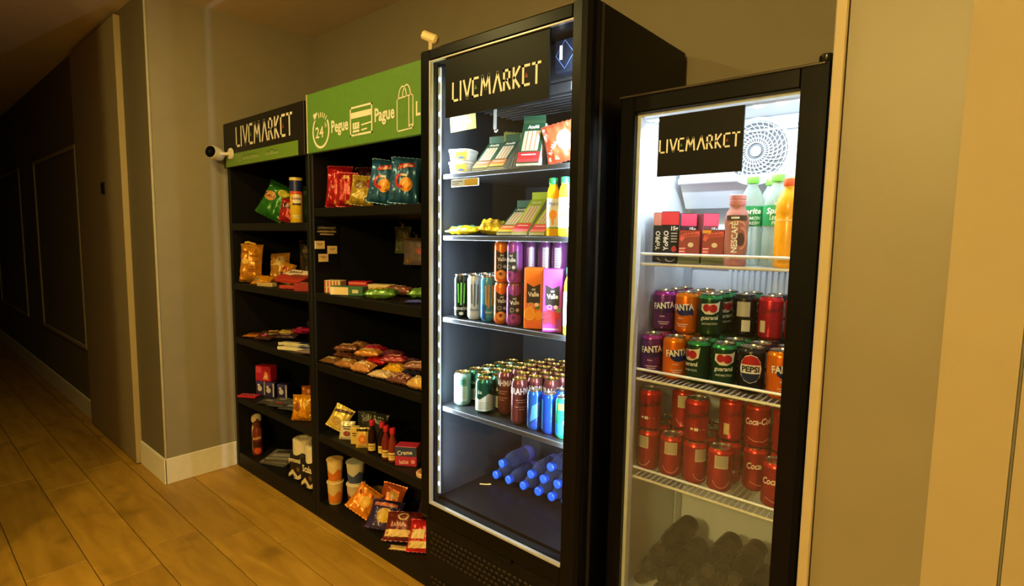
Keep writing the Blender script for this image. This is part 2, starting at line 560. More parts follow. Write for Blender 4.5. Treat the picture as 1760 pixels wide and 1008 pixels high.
def carton(name, label, loc, rz, w, d, h, col, front=(), side=(), top=(), group=None, cat='carton', rough=.4, parts=(), rot=None, bev=.0025):
    root = thing(name, label, cat, loc, rot if rot is not None else rz, group)
    part('box', MB().bbox(-w / 2, -d / 2, 0, w / 2, d / 2, h, bev), M(col, rough, 0, .05), root)
    for dd in front: decal(root, flat_map(-d / 2), dd[0], dd[1], dd[2], dd[3] if len(dd) > 3 else .0006)
    for dd in side: decal(root, side_map(w / 2), dd[0], dd[1], dd[2], dd[3] if len(dd) > 3 else .0006)
    for dd in top: decal(root, top_map(h), dd[0], dd[1], dd[2], dd[3] if len(dd) > 3 else .0006)
    return root
def can_proto(name, cat, r, h, col, decos=(), lid=(200, 200, 200), rough=.25, metal=.55, top=None):
    root = thing(name, 'drink can', cat)
    prof = [(r * .72, 0), (r * .78, .002), (r * .97, h * .06), (r, h * .10), (r, h * .885), (r * .97, h * .915), (r * .84, h * .965), (r * .83, h * .985)]
    part('body', MB().lathe(prof, 24, True, False), M(col, rough, metal, .04), root, True)
    lp = [(r * .83, h * .975), (r * .86, h * .985), (r * .86, h), (r * .80, h), (r * .78, h * .975), (0.0005, h * .972)]
    part('lid', MB().lathe(lp, 24, False, True), M(lid, .22, .95, .03), root, True)
    part('pull_tab', MB().bbox(-r * .16, -r * .55, h * .974, r * .16, r * .12, h * .984, .001), M(lid, .3, .9, 0), root)
    if top: part('shoulder', MB().lathe([(r * 1.004, h * .885), (r * .975, h * .916), (r * .845, h * .966)], 24, False, False), M(top, .22, .6, 0), root, True)
    for d in decos:
        decal(root, cyl_map(r), d[0], d[1], d[2], d[3] if len(d) > 3 else .0005, rough=.3, metal=.2)
    return root
def bottle(name, label, loc, rot, prof, body_mat, cap=None, capcol=(255, 255, 255), decos=(), rmap=None, group=None, cat='bottle', extra=(), sq=0.0, n=20):
    root = thing(name, label, cat, loc, rot, group)
    part('body', MB().lathe(prof, n, True, True, sq), body_mat, root, True)
    if cap: part('cap', MB().lathe(cap, 18), M(capcol, .35, 0, .03), root, True)
    for nm, pr, mat in extra: part(nm, MB().lathe(pr, n, False, False, sq), mat, root, True)
    for d in decos: decal(root, rmap, d[0], d[1], d[2], d[3] if len(d) > 3 else .0006)
    return root

# ================================================================== THE ROOM
MB.prism_z = lambda s, poly, z0, z1: s.add([(x, y, z0) for x, y in poly] + [(x, y, z1) for x, y in poly],
    [tuple(reversed(range(len(poly)))), tuple(range(len(poly), 2 * len(poly)))] + [(i, (i + 1) % len(poly), (i + 1) % len(poly) + len(poly), i + len(poly)) for i in range(len(poly))])
CEIL = 2.657
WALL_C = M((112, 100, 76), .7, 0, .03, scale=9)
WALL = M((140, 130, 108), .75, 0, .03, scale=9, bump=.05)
WALL_R = M((172, 156, 124), .6, 0, .03, scale=9, bump=.04)
PANEL_R = M((140, 130, 108), .45, 0, .03, scale=7)
WHITE_TRIM = M((244, 236, 218), .5, 0, .03)
floor = struct('floor', MB().box(-10, -2.6, -.1, 4, 2.0, -.005), M((70, 56, 34), .9))
PL = plank_mat()
plank_me = MB().bbox(-.5985, -.1002, -.006, .5985, .1002, 0, .0015).mesh('plank', PL)
rng = random.Random(3)
for k in range(-13, 8):
    y0 = .306 + .2035 * k
    off = {2: -2.75, 1: -2.568, 3: -2.59}.get(k, rng.uniform(-3.4, -2.2))
    for i in range(-7, 7):
        x0 = off + 1.2 * i
        if x0 > 4 or x0 + 1.2 < -10: continue
        p = obj('plank', plank_me, floor, (x0 + .6, y0 + .10175, 0))
struct('ceiling', MB().box(-10, -2.6, CEIL, 4, 2.1, CEIL + .1), M((226, 212, 190), .85, 0, .03, scale=4))
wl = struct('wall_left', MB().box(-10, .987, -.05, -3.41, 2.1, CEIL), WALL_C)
struct('wall_stub', MB().box(-3.41, .987, -.05, -3.397, 2.1, CEIL), M((154, 143, 118), .75, 0, .03, scale=9, bump=.05))
struct('wall_back', MB().box(-3.397, 1.92, -.05, -.19, 2.1, CEIL), WALL)
wr = struct('wall_right', MB().box(-.186, .977, -.05, 4, 2.1, CEIL), PANEL_R)
part('facing_panel', MB().box(-.042, .957, -.05, .0385, .977, CEIL), WALL_R, wr)
part('facing_panel', MB().box(.0425, .957, -.05, 4, .977, CEIL), WALL_R, wr)
struct('wall_front', MB().box(-10, -2.7, -.05, 4, -2.6, CEIL), WALL)
struct('wall_corridor_end', MB().box(-10.1, -2.7, -.05, -10, 2.1, CEIL), WALL)
struct('wall_shade_block', MB().box(-10, -2.6, -.05, -2.6, -.15, CEIL), WALL)  # unseen wall block, its corner placed to shade the far corridor
struct('wall_far_right', MB().box(4, -2.7, -.05, 4.1, 2.1, CEIL), WALL_R)
struct('trim_1', MB().bbox(-.204, .970, -.02, -.1875, 1.0, CEIL, .002), M((186, 170, 138), .5, 0, .03))
struct('trim_2', MB().bbox(-3.405, .982, .147, -3.393, .994, CEIL, .003), M((190, 178, 150), .5))
struct('baseboard_left', MB().bbox(-3.397, .977, 0, -3.387, 1.368, .147, .003), WHITE_TRIM)
struct('baseboard_corridor', MB().bbox(-3.815, .975, 0, -3.387, .987, .147, .003), WHITE_TRIM)
struct('baseboard_corridor_far', MB().bbox(-10, .975, 0, -4.95, .987, .147, .003), WHITE_TRIM)
# corridor door with a light edge strip and a small lock plate
dr = struct('door_1', MB().bbox(-4.90, .957, .006, -3.835, .987, CEIL - .03, .003), M((150, 132, 100), .5, 0, .03))
part('edge_strip', MB().bbox(-3.835, .955, .006, -3.824, .987, CEIL - .03, .002), M((186, 166, 124), .5, 0, .03), dr)
part('lock_plate', MB().bbox(-4.26, .950, 1.645, -4.19, .957, 1.715, .002), M((40, 34, 26), .4, .3), dr)
# raised moulding frames further down the corridor
for k, (a, b) in enumerate(((-6.62, -5.02), (-9.2, -7.4))):
    f = MB()
    f.bbox(a, .975, .53, a + .03, .987, 2.03, .003); f.bbox(b - .03, .975, .53, b, .987, 2.03, .003)
    f.bbox(a + .03, .975, .53, b - .03, .987, .56, .003); f.bbox(a + .03, .975, 2.0, b - .03, .987, 2.03, .003)
    struct('trim_%d' % (k + 3), f, M((170, 156, 126), .5))
# the lights of the passage: a globe lamp further along, an unseen fill lamp added to brighten floor and stub wall
t = thing('globe_lamp', 'opal glass globe lamp hanging under the passage ceiling', 'ceiling light', (GLX, GLY, CEIL - .32))
part('canopy', MB().lathe([(.06, .31), (.06, .318), (.055, .3195)], 24), M((235, 230, 220), .4), t, True)
part('stem', MB().lathe([(.008, .10), (.008, .31)], 10), M((120, 110, 90), .4, .6), t, True)
part('globe', MB().lathe([(.001, -.11)] + [(.11 * math.cos(math.radians(a)), .11 * math.sin(math.radians(a))) for a in range(-80, 71, 15)] + [(.03, .105)], 28, True, True), clear_mat((255, 240, 210), .05, .2, 'opal_glass'), t, True)
d = bpy.data.lights.new('globe_bulb', 'POINT'); d.energy = LAMP_A; d.color = WARM; d.shadow_soft_size = .09
lo = bpy.data.objects.new('globe_bulb', d); COL.objects.link(lo); lo.location = (GLX, GLY, CEIL - .32)
lx, ly = -2.15, .2
t = thing('fill_downlight', 'unseen round ceiling lamp added to brighten the floor and stub wall', 'ceiling light', (lx, ly, CEIL - .022))
part('trim_ring', MB().lathe([(.075, .021), (.095, .021), (.098, .012), (.094, .006), (.078, .004), (.075, .012)], 28, False, False), M((235, 230, 220), .4), t, True)
part('diffuser', MB().lathe([(.076, .019), (.076, .014), (.001, .014)], 28, True, True), M((255, 214, 150), .5, 0, 0, 3.0), t, True)
d = bpy.data.lights.new('fill_downlight_lamp', 'AREA'); d.shape = 'DISK'; d.size = .14; d.energy = LAMP_B; d.color = WARM
lo = bpy.data.objects.new('fill_downlight_lamp', d); COL.objects.link(lo); lo.location = (lx, ly, CEIL - .03)

# ================================================================== DISPLAY RACKS
RACK = M((22, 21, 20), .5, 0, .06, scale=14)
RACK_IN = M((16, 16, 17), .45, 0, .06, scale=14)
def adopt(root):
    L = Matrix.Translation(-root.location)
    for c in root.children: c.matrix_parent_inverse = L
def rack(label, x0, x1, tops, top_z):
    root = thing('display_rack', label, 'shelf unit', ((x0 + x1) / 2, 1.6, 0))
    yf, yb = 1.362, 1.88
    part('side_panel', MB().bbox(x0, yf, 0, x0 + .03, yb, top_z), RACK, root)
    part('side_panel', MB().bbox(x1 - .03, yf, 0, x1, yb, top_z), RACK, root)
    part('back_panel', MB().box(x0 + .03, yb - .016, 0, x1 - .03, yb, top_z), RACK_IN, root)
    part('top_panel', MB().bbox(x0 + .03, yf, top_z - .025, x1 - .03, yb - .016, top_z), RACK, root)
    for z in tops:
        if z < .12: part('shelf', MB().bbox(x0 + .03, yf + .001, 0, x1 - .03, yb - .016, z, .003), RACK, root)
        else: part('shelf', MB().bbox(x0 + .03, yf + .001, z - .04, x1 - .03, yb - .016, z, .003), RACK, root)
    return root
S = [1.465, 1.12, .80, .44, .09]
P = [1.53, 1.13, .79, .436, .085]
r1 = rack('black open shelf unit against the short wall, with lettered dark header', -3.375, -2.462, S, 2.03)
hd = part('header_board', MB().bbox(-3.372, 1.346, 1.78, -2.466, 1.361, 2.028, .002), M((34, 30, 26), .4, 0, .04), r1, label='dark header board with pale lettering')
mp = flat_map(1.346)
decal(r1, mp, 'green_strip', (112, 146, 52), rect2(-3.345, 1.783, -2.52, 1.852, 6, 1), .002)
logo(r1, mp, -2.89, 1.937, .62, (240, 230, 214), 1.35, .001)
for (u, n) in ((-3.02, 12), (-2.78, 8)):
    decal(r1, mp, 'strip_lettering', (160, 180, 110), scrawl2(n, .034, u, 1.818), .003)
decal(r1, mp, 'strip_lettering', (160, 180, 110), ring2(-3.165, 1.818, .018, .018, .004), .003)
adopt(r1)
r2 = rack('wider black open shelf unit beside the tall cooler, with green sign', -2.458, -1.585, P, 2.03)
part('header_board', MB().bbox(-2.428, 1.342, 1.78, -1.60, 1.361, 2.045, .002), M((98, 142, 60), .4, 0, .04), r2, label='bright green header sign with pale icons')
mp = flat_map(1.342)
SG = (244, 236, 220)
part('sign_edge', MB().box(-2.432, 1.340, 1.78, -2.427, 1.361, 2.045), M((236, 222, 180), .5), r2)
# 24 h clock ring
cx, cz = -2.310, 1.870
decal(r2, mp, 'clock_icon', SG, join2(ring2(cx, cz, .072, .078, .011, 130, 395, 34), *[stroke2([[(cx + .058 * math.cos(math.radians(a)), cz + .062 * math.sin(math.radians(a))), (cx + .073 * math.cos(math.radians(a)), cz + .078 * math.sin(math.radians(a)))]], .006) for a in (48, 62, 76, 90, 104)],
      poly2([(cx - .05, cz + .045), (cx - .025, cz + .085), (cx - .065, cz + .078)])), .0012)
decal(r2, mp, 'sign_lettering', SG, text2('24', .07, cx - .012, cz - .005), .0012)
decal(r2, mp, 'sign_lettering', SG, text2('h', .034, cx + .042, cz + .022), .0012)
decal(r2, mp, 'sign_lettering', SG, text2('Pegue', .072, -2.157, 1.868, 0, .78, .025), .0012)
cx, cz = -1.998, 1.878
decal(r2, mp, 'card_icon', SG, join2(stroke2([[(cx - .076, cz + .056), (cx + .076, cz + .056), (cx + .076, cz - .056), (cx - .076, cz - .056), (cx - .076, cz + .056)]], .008),
      rect2(cx - .074, cz + .012, cx + .074, cz + .036, 4, 1), rect2(cx - .060, cz - .046, cx - .012, cz - .006, 3, 1), stroke2([[(cx + .005, cz - .02), (cx + .07, cz - .016)], [(cx + .005, cz - .04), (cx + .04, cz - .038)]], .006)), .0012)
decal(r2, mp, 'card_icon', (98, 142, 60), join2(stroke2([[(cx - .064, cz - .034), (cx - .01, cz - .034)], [(cx - .045, cz - .055), (cx - .045, cz - .046)], [(cx - .045, cz - .022), (cx - .045, cz - .012)], [(cx - .028, cz - .055), (cx - .028, cz - .046)], [(cx - .028, cz - .022), (cx - .028, cz - .012)]], .004)), .0018)
decal(r2, mp, 'sign_lettering', SG, text2('Pague', .072, -1.838, 1.875, 0, .78, .025), .0012)
cx, cz = -1.712, 1.870
decal(r2, mp, 'bag_icon', SG, join2(stroke2([[(cx - .045, cz + .055), (cx + .05, cz + .06), (cx + .05, cz - .062), (cx - .045, cz - .066), (cx - .045, cz + .055)], [(cx + .026, cz + .055), (cx + .026, cz - .06)], [(cx + .026, cz - .06), (cx + .038, cz - .044), (cx + .05, cz - .06)]], .005),
      ring2(cx - .012, cz + .055, .026, .045, .005, 0, 180, 14), ring2(cx + .012, cz + .057, .026, .045, .005, 0, 180, 14)), .0012)
decal(r2, mp, 'sign_lettering', SG, text2('L', .072, -1.632, 1.874, 0, .8, .025), .0012)
adopt(r2)
# notice stuck to the left cheek inside the second rack
t = thing('notice_board', 'small black notice with white lettering and three cream cards on rack side', 'notice', (-2.4268, 1.43, 1.24))
part('backing', MB().box(0, -.065, 0, .0022, .065, .225), M((16, 16, 16), .4), t)
mp = side_map(.0022)
decal(t, mp, 'lettering', (190, 180, 160), text2('LIVEMARKET', .014, 0, .20, 0, 1.2), .0006)
decal(t, mp, 'lettering', (240, 210, 150), scrawl2(15, .0135, 0, .183), .0006)
decal(t, mp, 'lettering', (240, 210, 150), scrawl2(11, .0135, 0, .170), .0006)
decal(t, mp, 'lettering', (120, 110, 95), stroke2([[(-.05, .192), (.05, .192)]], .001), .0006)
for (u, v) in ((-.04, .118), (.026, .094), (-.022, .056)):
    part('card', MB().bbox(.0026, u - .026, v - .019, .0040, u + .026, v + .019, .0005), M((242, 206, 148), .6), t)
    decal(t, mp, 'card_lettering', (120, 90, 50), stroke2([[(u - .016, v + .006), (u + .016, v + .006)], [(u - .01, v), (u + .01, v)]], .002), .0024)

# ================================================================== SECURITY CAMERA on the first rack, tag on the cooler
t = thing('security_camera', 'small white security camera mounted on the dark header board', 'camera', (-3.265, 1.345, 1.853))
part('mount', MB().lathe([(.030, 0), (.033, .004), (.030, .012), (.012, .016)], 22, True, True), M((232, 220, 196), .4), t, True, rot=(PI / 2, 0, 0))
part('arm', MB().tube([(0, -.01, 0), (-.012, -.035, -.004), (-.03, -.055, -.002)], .009, 8), M((232, 220, 196), .4), t, True)
hr = part('head', MB().lathe([(.024, -.045), (.033, -.040), (.036, -.02), (.036, .03), (.033, .034)], 24, True, True), M((236, 224, 200), .35), t, True, loc=(-.05, -.07, 0), rot=(math.radians(84), 0, math.radians(28)))
part('lens_face', MB().lathe([(.0325, .0335), (.0315, .0365), (.029, .0365)], 24, True, True), M((12, 12, 12), .15), hr, True)
part('lens', MB().lathe([(.011, .036), (.010, .0385), (.002, .0395)], 16, True, True), M((30, 30, 40), .05), hr, True)

# ================================================================== TALL COOLER (black, left)
F_BLACK = M((12, 12, 14), .35, .1, .05, scale=20)
F_DARK = M((16, 16, 17), .5, 0, .05)
LINER = M((48, 51, 57), .5, .1, .05)
STEEL = M((150, 152, 156), .3, .8, .04)
t = thing('beverage_cooler', 'tall black glass-door beverage cooler with vertical white light strip', 'fridge', (-1.215, 1.6, 0))
x0, x1 = -1.575, -.856
part('side_panel', MB().bbox(x0, 1.365, .04, x0 + .028, 1.895, 2.055, .004), F_BLACK, t)
part('side_panel', MB().bbox(x1 - .028, 1.365, .04, x1, 1.895, 2.055, .004), F_BLACK, t)
part('back_panel', MB().box(x0 + .028, 1.865, .04, x1 - .028, 1.895, 2.055), LINER, t)
part('side_liner', MB().box(x0 + .028, 1.37, .405, x0 + .0295, 1.865, 2.02), LINER, t)
part('side_liner', MB().box(x1 - .0295, 1.37, .405, x1 - .028, 1.865, 2.02), LINER, t)
part('top_panel', MB().bbox(x0 + .028, 1.365, 2.022, x1 - .028, 1.865, 2.055, .003), F_BLACK, t)
part('machine_base', MB().box(x0 + .028, 1.375, .04, x1 - .028, 1.865, .405), F_DARK, t)
for fx in (x0 + .06, x1 - .06):
    for fy in (1.42, 1.84): part('foot', MB().lathe([(.02, 0), (.022, .008), (.012, .012), (.012, .042)], 14), F_DARK, t, True, loc=(fx, fy, 0))
kp = part('kick_panel', MB().bbox(x0, 1.322, .03, x1, 1.374, .335, .008), M((24, 21, 17), .5, .1, .06), t)
rib = MB().bbox(-.0085, -.004, -.005, .0085, .003, .005, .002).mesh('grille_rib', M((46, 38, 28), .4, .2))
for band, (za, n) in enumerate(((.200, 5), (.06, 3))):
    for j in range(n):
        for i in range(28):
            obj('grille_rib', rib, kp, (-1.53 + .0232 * i + (.0116 if j % 2 else 0), 1.321, za + j * .020))
# door
dz0, dz1, ox0, ox1, oz0, oz1 = .345, 2.052, -1.521, -.917, .408, 2.010
door = part('door', MB().bbox(x0, 1.300, dz0, ox0, 1.336, dz1, .008).bbox(ox0, 1.300, dz0, ox1, 1.36, oz0, .006).bbox(ox0, 1.300, oz1, ox1, 1.36, dz1, .006)
            .prism_z([(ox1, 1.300), (-.888, 1.298), (-.872, 1.302), (-.861, 1.312), (-.857, 1.326), (-.857, 1.36), (ox1, 1.36)], dz0, dz1), F_BLACK, t)
part('glass_pane', MB().box(ox0, 1.314, oz0, ox1, 1.320, oz1), glass_mat('cooler_glass'), door)
W = .007
part('glass_trim', MB().box(ox0, 1.298, oz0, ox0 + W, 1.312, oz1).box(ox0 + W, 1.298, oz0, ox1, 1.312, oz0 + W).box(ox0 + W, 1.300, oz1 - W * .6, ox1, 1.312, oz1), M((205, 205, 205), .35, .2, .03), door)
part('door_edge_groove', MB().box(-.8575, 1.352, dz0, -.8555, 1.364, dz1), M((70, 66, 62), .4, .4), door)
part('door_gap_latch', MB().bbox(-1.18, 1.304, .325, -1.12, 1.34, .345, .004), F_DARK, door)
# sign on the glass
sg = part('sign_panel', MB().box(-1.446, 1.307, 1.808, -1.003, 1.3135, 2.008), M((15, 14, 13), .45, 0, .04), door, label='dark sign with pale lettering')
logo(sg, flat_map(1.307), -1.222, 1.888, .372, (255, 252, 246), 1.3, .0008)
# inside: upper unit with display, louvres, shelves, light strips
uu = part('upper_unit', MB().bbox(x0 + .03, 1.44, 1.895, x1 - .03, 1.864, 2.02, .006), M((34, 36, 40), .45, .1), t)
part('louvre_frame', MB().bbox(-1.45, 1.445, 1.862, -1.02, 1.86, 1.893, .003), M((52, 54, 58), .4, .3), uu)
lv = MB().box(-.21, -.003, -.002, .21, .003, .002).mesh('louvre', M((80, 84, 90), .4, .4))
for k in range(7): obj('louvre', lv, uu, (-1.235, 1.47 + k * .03, 1.858))
dp = part('display', MB().bbox(-1.052, 1.395, 1.905, -.965, 1.44, 2.005, .006), M((24, 30, 44), .2), uu, label='small lit digital display')
decal(dp, flat_map(1.395), 'display_digit', (235, 242, 255), text2('1', .055, -1.026, 1.962, 0, 1.1, .03), .001, emit=3.0)
decal(dp, flat_map(1.395), 'display_border', (120, 150, 220), ring2(-1.012, 1.955, .034, .042, .0014, 0, 360, 4), .0008, emit=.25)
for z in (1.63, 1.41, 1.108, .768):
    s_ = part('shelf', MB().box(x0 + .03, 1.372, z - .010, x1 - .03, 1.855, z - .001), M((46, 48, 52), .4, .3), t)
    part('front_rail', MB().bbox(x0 + .03, 1.364, z - .018, x1 - .03, 1.372, z - .001, .002), M((92, 96, 104), .35, .6), s_)
tg = part('price_strip', MB().bbox(-1.47, 1.356, 1.580, -1.335, 1.362, 1.606, .001), M((208, 214, 224), .5), t, label='white and yellow price strip')
decal(tg, flat_map(1.356), 'price_field', (206, 172, 60), rect2(-1.40, 1.581, -1.336, 1.605, 2, 1), .0006)
decal(tg, flat_map(1.356), 'price_print', (110, 120, 140), stroke2([[(-1.462, 1.598), (-1.412, 1.598)], [(-1.462, 1.590), (-1.43, 1.590)]], .003), .0006)
led_me = MB().bbox(-.0022, -.0022, -.006, .0022, .0022, .006, .001).mesh('light_diode', M((225, 240, 255), .4, 0, 0, LED_E))
for sx, lx in ((1, -1.522), (-1, -.925)):
    ls = part('light_strip', MB().bbox(lx - .006, 1.346, .43, lx + .006, 1.353, 2.0, .001), M((216, 226, 236), .4), t)
    for k in range(26): obj('light_diode', led_me, ls, (lx + sx * .003, 1.3455, .47 + k * .0595))
    for k, zz in enumerate((.72, 1.215, 1.71)):
        al = area_light('cooler_strip_lamp', (lx + sx * .010, 1.356, zz), (sx * .62, .78, 0), .012, .50, LED_P, COOL)
adopt(t)
tagw = thing('sensor', 'small cream plastic sensor standing on top left corner of tall cooler', 'sensor', (-1.545, 1.335, 2.0525), (0, 0, math.radians(20)))
part('housing', MB().bbox(-.036, -.014, .004, .032, .014, .034, .007), M((246, 222, 170), .4), tagw, rot=(0, math.radians(24), 0), loc=(-.016, 0, .034))
part('bracket', MB().bbox(-.014, -.007, 0, .002, .007, .046, .002), M((200, 180, 140), .4), tagw)

# ================================================================== SHORTER COOLER (right)
WHITE = M((226, 230, 236), .45, 0, .02)
t = thing('display_fridge', 'shorter black upright fridge with bright white interior and wire shelves', 'fridge', (-.565, 1.65, 0))
x0, x1 = -.832, -.296
part('side_panel', MB().bbox(x0, 1.468, .03, x0 + .014, 1.90, 1.80, .003), F_BLACK, t)
part('side_panel', MB().bbox(x1 - .014, 1.468, .03, x1, 1.90, 1.80, .003), F_BLACK, t)
part('top_panel', MB().bbox(x0 + .014, 1.468, 1.782, x1 - .014, 1.90, 1.80, .003), F_BLACK, t)
part('back_panel', MB().box(x0 + .014, 1.885, .03, x1 - .014, 1.90, 1.782), F_BLACK, t)
part('machine_base', MB().box(x0 + .014, 1.475, .03, x1 - .014, 1.885, .288), F_DARK, t)
for fx in (x0 + .05, x1 - .05):
    for fy in (1.50, 1.86): part('foot', MB().lathe([(.018, 0), (.02, .008), (.011, .012), (.011, .032)], 14), F_DARK, t, True, loc=(fx, fy, 0))
ln = part('liner', MB().box(x0 + .014, 1.47, .288, x0 + .019, 1.885, 1.782).box(x1 - .030, 1.47, .288, x1 - .014, 1.885, 1.782).box(x0 + .019, 1.873, .288, x1 - .030, 1.885, 1.782)
          .box(x0 + .019, 1.47, 1.772, x1 - .030, 1.873, 1.782).box(x0 + .019, 1.47, .288, x1 - .030, 1.873, .30), WHITE, t, label='white plastic liner')
rb = MB()
for k in range(17): rb.bbox(-.66 + .018 * k, 1.866, .9, -.648 + .018 * k, 1.8725, 1.49, .002)
part('ribbed_panel', rb, WHITE, ln)
part('slotted_rail', MB().bbox(-.805, 1.858, .35, -.785, 1.872, 1.50, .002), M((180, 184, 190), .4, .3), ln)
# evaporator cover with fan grille
ev = part('evaporator_cover', MB().prism([(1.752, 1.60), (1.752, 1.771), (1.8725, 1.771), (1.8725, 1.51), (1.81, 1.51), (1.795, 1.535)], -.795, -.335), M((214, 220, 228), .45, 0, .02), t)
part('cover_ledge', MB().bbox(-.797, 1.742, 1.585, -.333, 1.752, 1.605, .003).bbox(-.797, 1.735, 1.728, -.333, 1.752, 1.734, .002), M((206, 212, 220), .45), ev)
fx, fz, fr = -.555, 1.672, .088
part('fan_housing', MB().lathe([(fr + .012, 0), (fr + .012, .006), (fr + .004, .008), (fr, .003)], 40, False, False), WHITE, ev, True, loc=(fx, 1.751, fz), rot=(PI / 2, 0, 0))
part('fan_well', MB().lathe([(fr, .0005), (fr, .0015)], 40), M((112, 116, 122), .6), ev, loc=(fx, 1.7515, fz), rot=(PI / 2, 0, 0))
for i, rr in enumerate((.014, .026, .038, .050, .062, .074, .085)):
    part('grille_ring', MB().tube([(fx + rr * math.cos(2 * PI * k / 32), 1.744, fz + rr * math.sin(2 * PI * k / 32)) for k in range(33)], .0016, 5), M((238, 242, 248), .4), ev, True)
for k in range(30):
    a = 2 * PI * k / 30
    pts = [(fx + r_ * math.cos(a + r_ * 9), 1.7435, fz + r_ * math.sin(a + r_ * 9)) for r_ in (.026, .045, .066, .088)]
    part('grille_spoke', MB().tube(pts, .0014, 4), M((238, 242, 248), .4), ev)
part('fan_hub', MB().lathe([(.014, 0), (.012, .004)], 16), WHITE, ev, True, loc=(fx, 1.745, fz), rot=(PI / 2, 0, 0))
for sx_, sz_ in ((-.365, 1.735), (-.375, 1.66), (-.78, 1.66), (-.44, 1.74)):
    part('screw', MB().lathe([(.006, 0), (.005, .003), (.001, .004)], 10), M((120, 124, 130), .3, .8), ev, True, loc=(sx_, 1.751, sz_), rot=(PI / 2, 0, 0))
# lamp under the ceiling of the cabinet
lb = part('lamp_bar', MB().bbox(-.80, 1.505, 1.752, -.34, 1.540, 1.771, .004), WHITE, t)
for k in range(8): part('lamp_diode', MB().bbox(-.775 + k * .056, 1.512, 1.748, -.757 + k * .056, 1.532, 1.752, .001), M((245, 250, 255), .4, 0, 0, LED_E * .6), lb)
area_light('fridge_lamp', (-.57, 1.524, 1.744), (0, .30, -1), .42, .02, FR_P, COOL)
# door
dz0, dz1, ox0, ox1, oz0, oz1 = .10, 1.806, -.786, -.360, .26, 1.756
door = part('door', MB().bbox(x0, 1.420, dz0, ox0, 1.464, dz1, .006).bbox(ox0, 1.420, dz0, ox1, 1.464, oz0, .004).bbox(ox0, 1.420, oz1, ox1, 1.464, dz1, .004)
            .prism_z([(ox1, 1.420), (-.318, 1.418), (-.304, 1.422), (-.297, 1.432), (-.296, 1.464), (ox1, 1.464)], dz0, dz1), F_BLACK, t)
part('glass_pane', MB().box(ox0, 1.434, oz0, ox1, 1.440, oz1), glass_mat('fridge_glass', (1.05, .35, FOG)), door)
part('gasket', MB().box(ox0, 1.442, oz0, ox0 + .010, 1.467, oz1).box(ox1 - .004, 1.442, oz0, ox1, 1.467, oz1).box(ox0 + .01, 1.442, oz1 - .008, ox1 - .004, 1.467, oz1), M((220, 224, 228), .5), door)
part('top_edge', MB().bbox(x0, 1.414, 1.800, -.31, 1.420, 1.806, .002), M((90, 84, 78), .3, .5), door)
part('hinge_cap', MB().lathe([(.014, 0), (.016, .004), (.016, .014), (.012, .018)], 18), M((40, 38, 36), .25, .4), door, True, loc=(-.312, 1.432, 1.806))
sg = part('sign_panel', MB().box(-.714, 1.428, 1.577, -.486, 1.4335, 1.738), M((22, 22, 24), .4, 0, .04), door, label='dark sign with pale lettering')
logo(sg, flat_map(1.428), -.602, 1.657, .212, (255, 252, 246), 1.3, .0006)
# wire shelves
wire = MB().tube([(0, 0, 0), (0, .378, 0)], .0019, 5).mesh('wire', M((226, 226, 222), .35, .1))
wmat = M((232, 230, 224), .35, .1)
for z in (1.335, .990, .685):
    a, b = -.785, -.365
    sh = part('wire_shelf', MB().tube([(a - .018, 1.478, z - .003), (b + .006, 1.478, z - .003)], .0042, 8).tube([(a, 1.478, z - .003), (a, 1.478, z + .020), (a + .005, 1.478, z + .027), (b - .005, 1.478, z + .027), (b, 1.478, z + .020), (b, 1.478, z - .003)], .0040, 8)
              .tube([(a - .018, 1.67, z - .0055), (b + .006, 1.67, z - .0055)], .003, 6).tube([(a - .018, 1.855, z - .0055), (b + .006, 1.855, z - .0055)], .003, 6), wmat, t, True)
    for k in range(25): obj('wire', wire, sh, (a + .010 + k * .0166, 1.479, z - .0005 - .0019))
adopt(t)

# ================================================================== GOODS IN THE SHORTER FRIDGE
ORD = ['first', 'second', 'third', 'fourth', 'fifth', 'sixth']
def front_angle(x, y): return math.atan2(-x, y)      # turn that shows the front to someone standing at the origin
R2, H2 = .0345, .128
WHT = (245, 242, 235)
def fanta(name, col, shoulder, back):
    return can_proto(name, 'can', R2, H2, col, [
        ('logo_patch', back, join2(ell2(.004, .072, .026, .017), poly2([(-.02, .066), (.034, .058), (.03, .086), (-.02, .09)]))),
        ('lettering', WHT, text2('FANTA', .027, 0, .082, .10, .78, .03), .0009),
        ('small_print', (225, 205, 215), join2(scrawl2(5, .006, -.004, .048), stroke2([[(-.016, .030), (.016, .030)], [(-.012, .024), (.012, .024)]], .0022)), .0009)], top=shoulder)
proto = {}
proto['grape'] = fanta('grape_soda_can', (104, 46, 122), (176, 60, 160), (46, 26, 84))
proto['orange'] = fanta('orange_soda_can', (242, 120, 22), (250, 140, 24), (24, 34, 100))
proto['green'] = can_proto('guarana_can', 'can', R2, H2, (24, 66, 40), [
    ('white_badge', (226, 222, 210), poly2([(-.026, .098), (.020, .102), (.030, .108), (.026, .078), (.008, .068), (-.012, .068), (-.027, .080)])),
    ('red_berry', (176, 30, 44), ell2(-.010, .087, .0105, .0115), .0009), ('red_berry', (176, 30, 44), ell2(.009, .086, .012, .0125), .0013),
    ('lettering', (240, 240, 232), text2('guaraná', .017, -.001, .056, .06, .95, .015, .25), .0009),
    ('small_print', (210, 215, 205), text2('ANTARCTICA', .0082, 0, .040, .05, .9), .0009)], top=(52, 150, 84))
def round_badge():
    return [('badge_rim', WHT, ell2(0, .070, .0295, .0395), .0005), ('badge_red', (186, 36, 44), ell2(0, .070, .0275, .0375, t0=.30, t1=.999), .0009),
            ('badge_navy', (26, 40, 78), ell2(0, .070, .0275, .0375, t0=-.999, t1=-.34), .0009), ('lettering', (22, 22, 30), text2('PEPSI', .0215, 0, .0695, 0, .98, .035), .0011)]
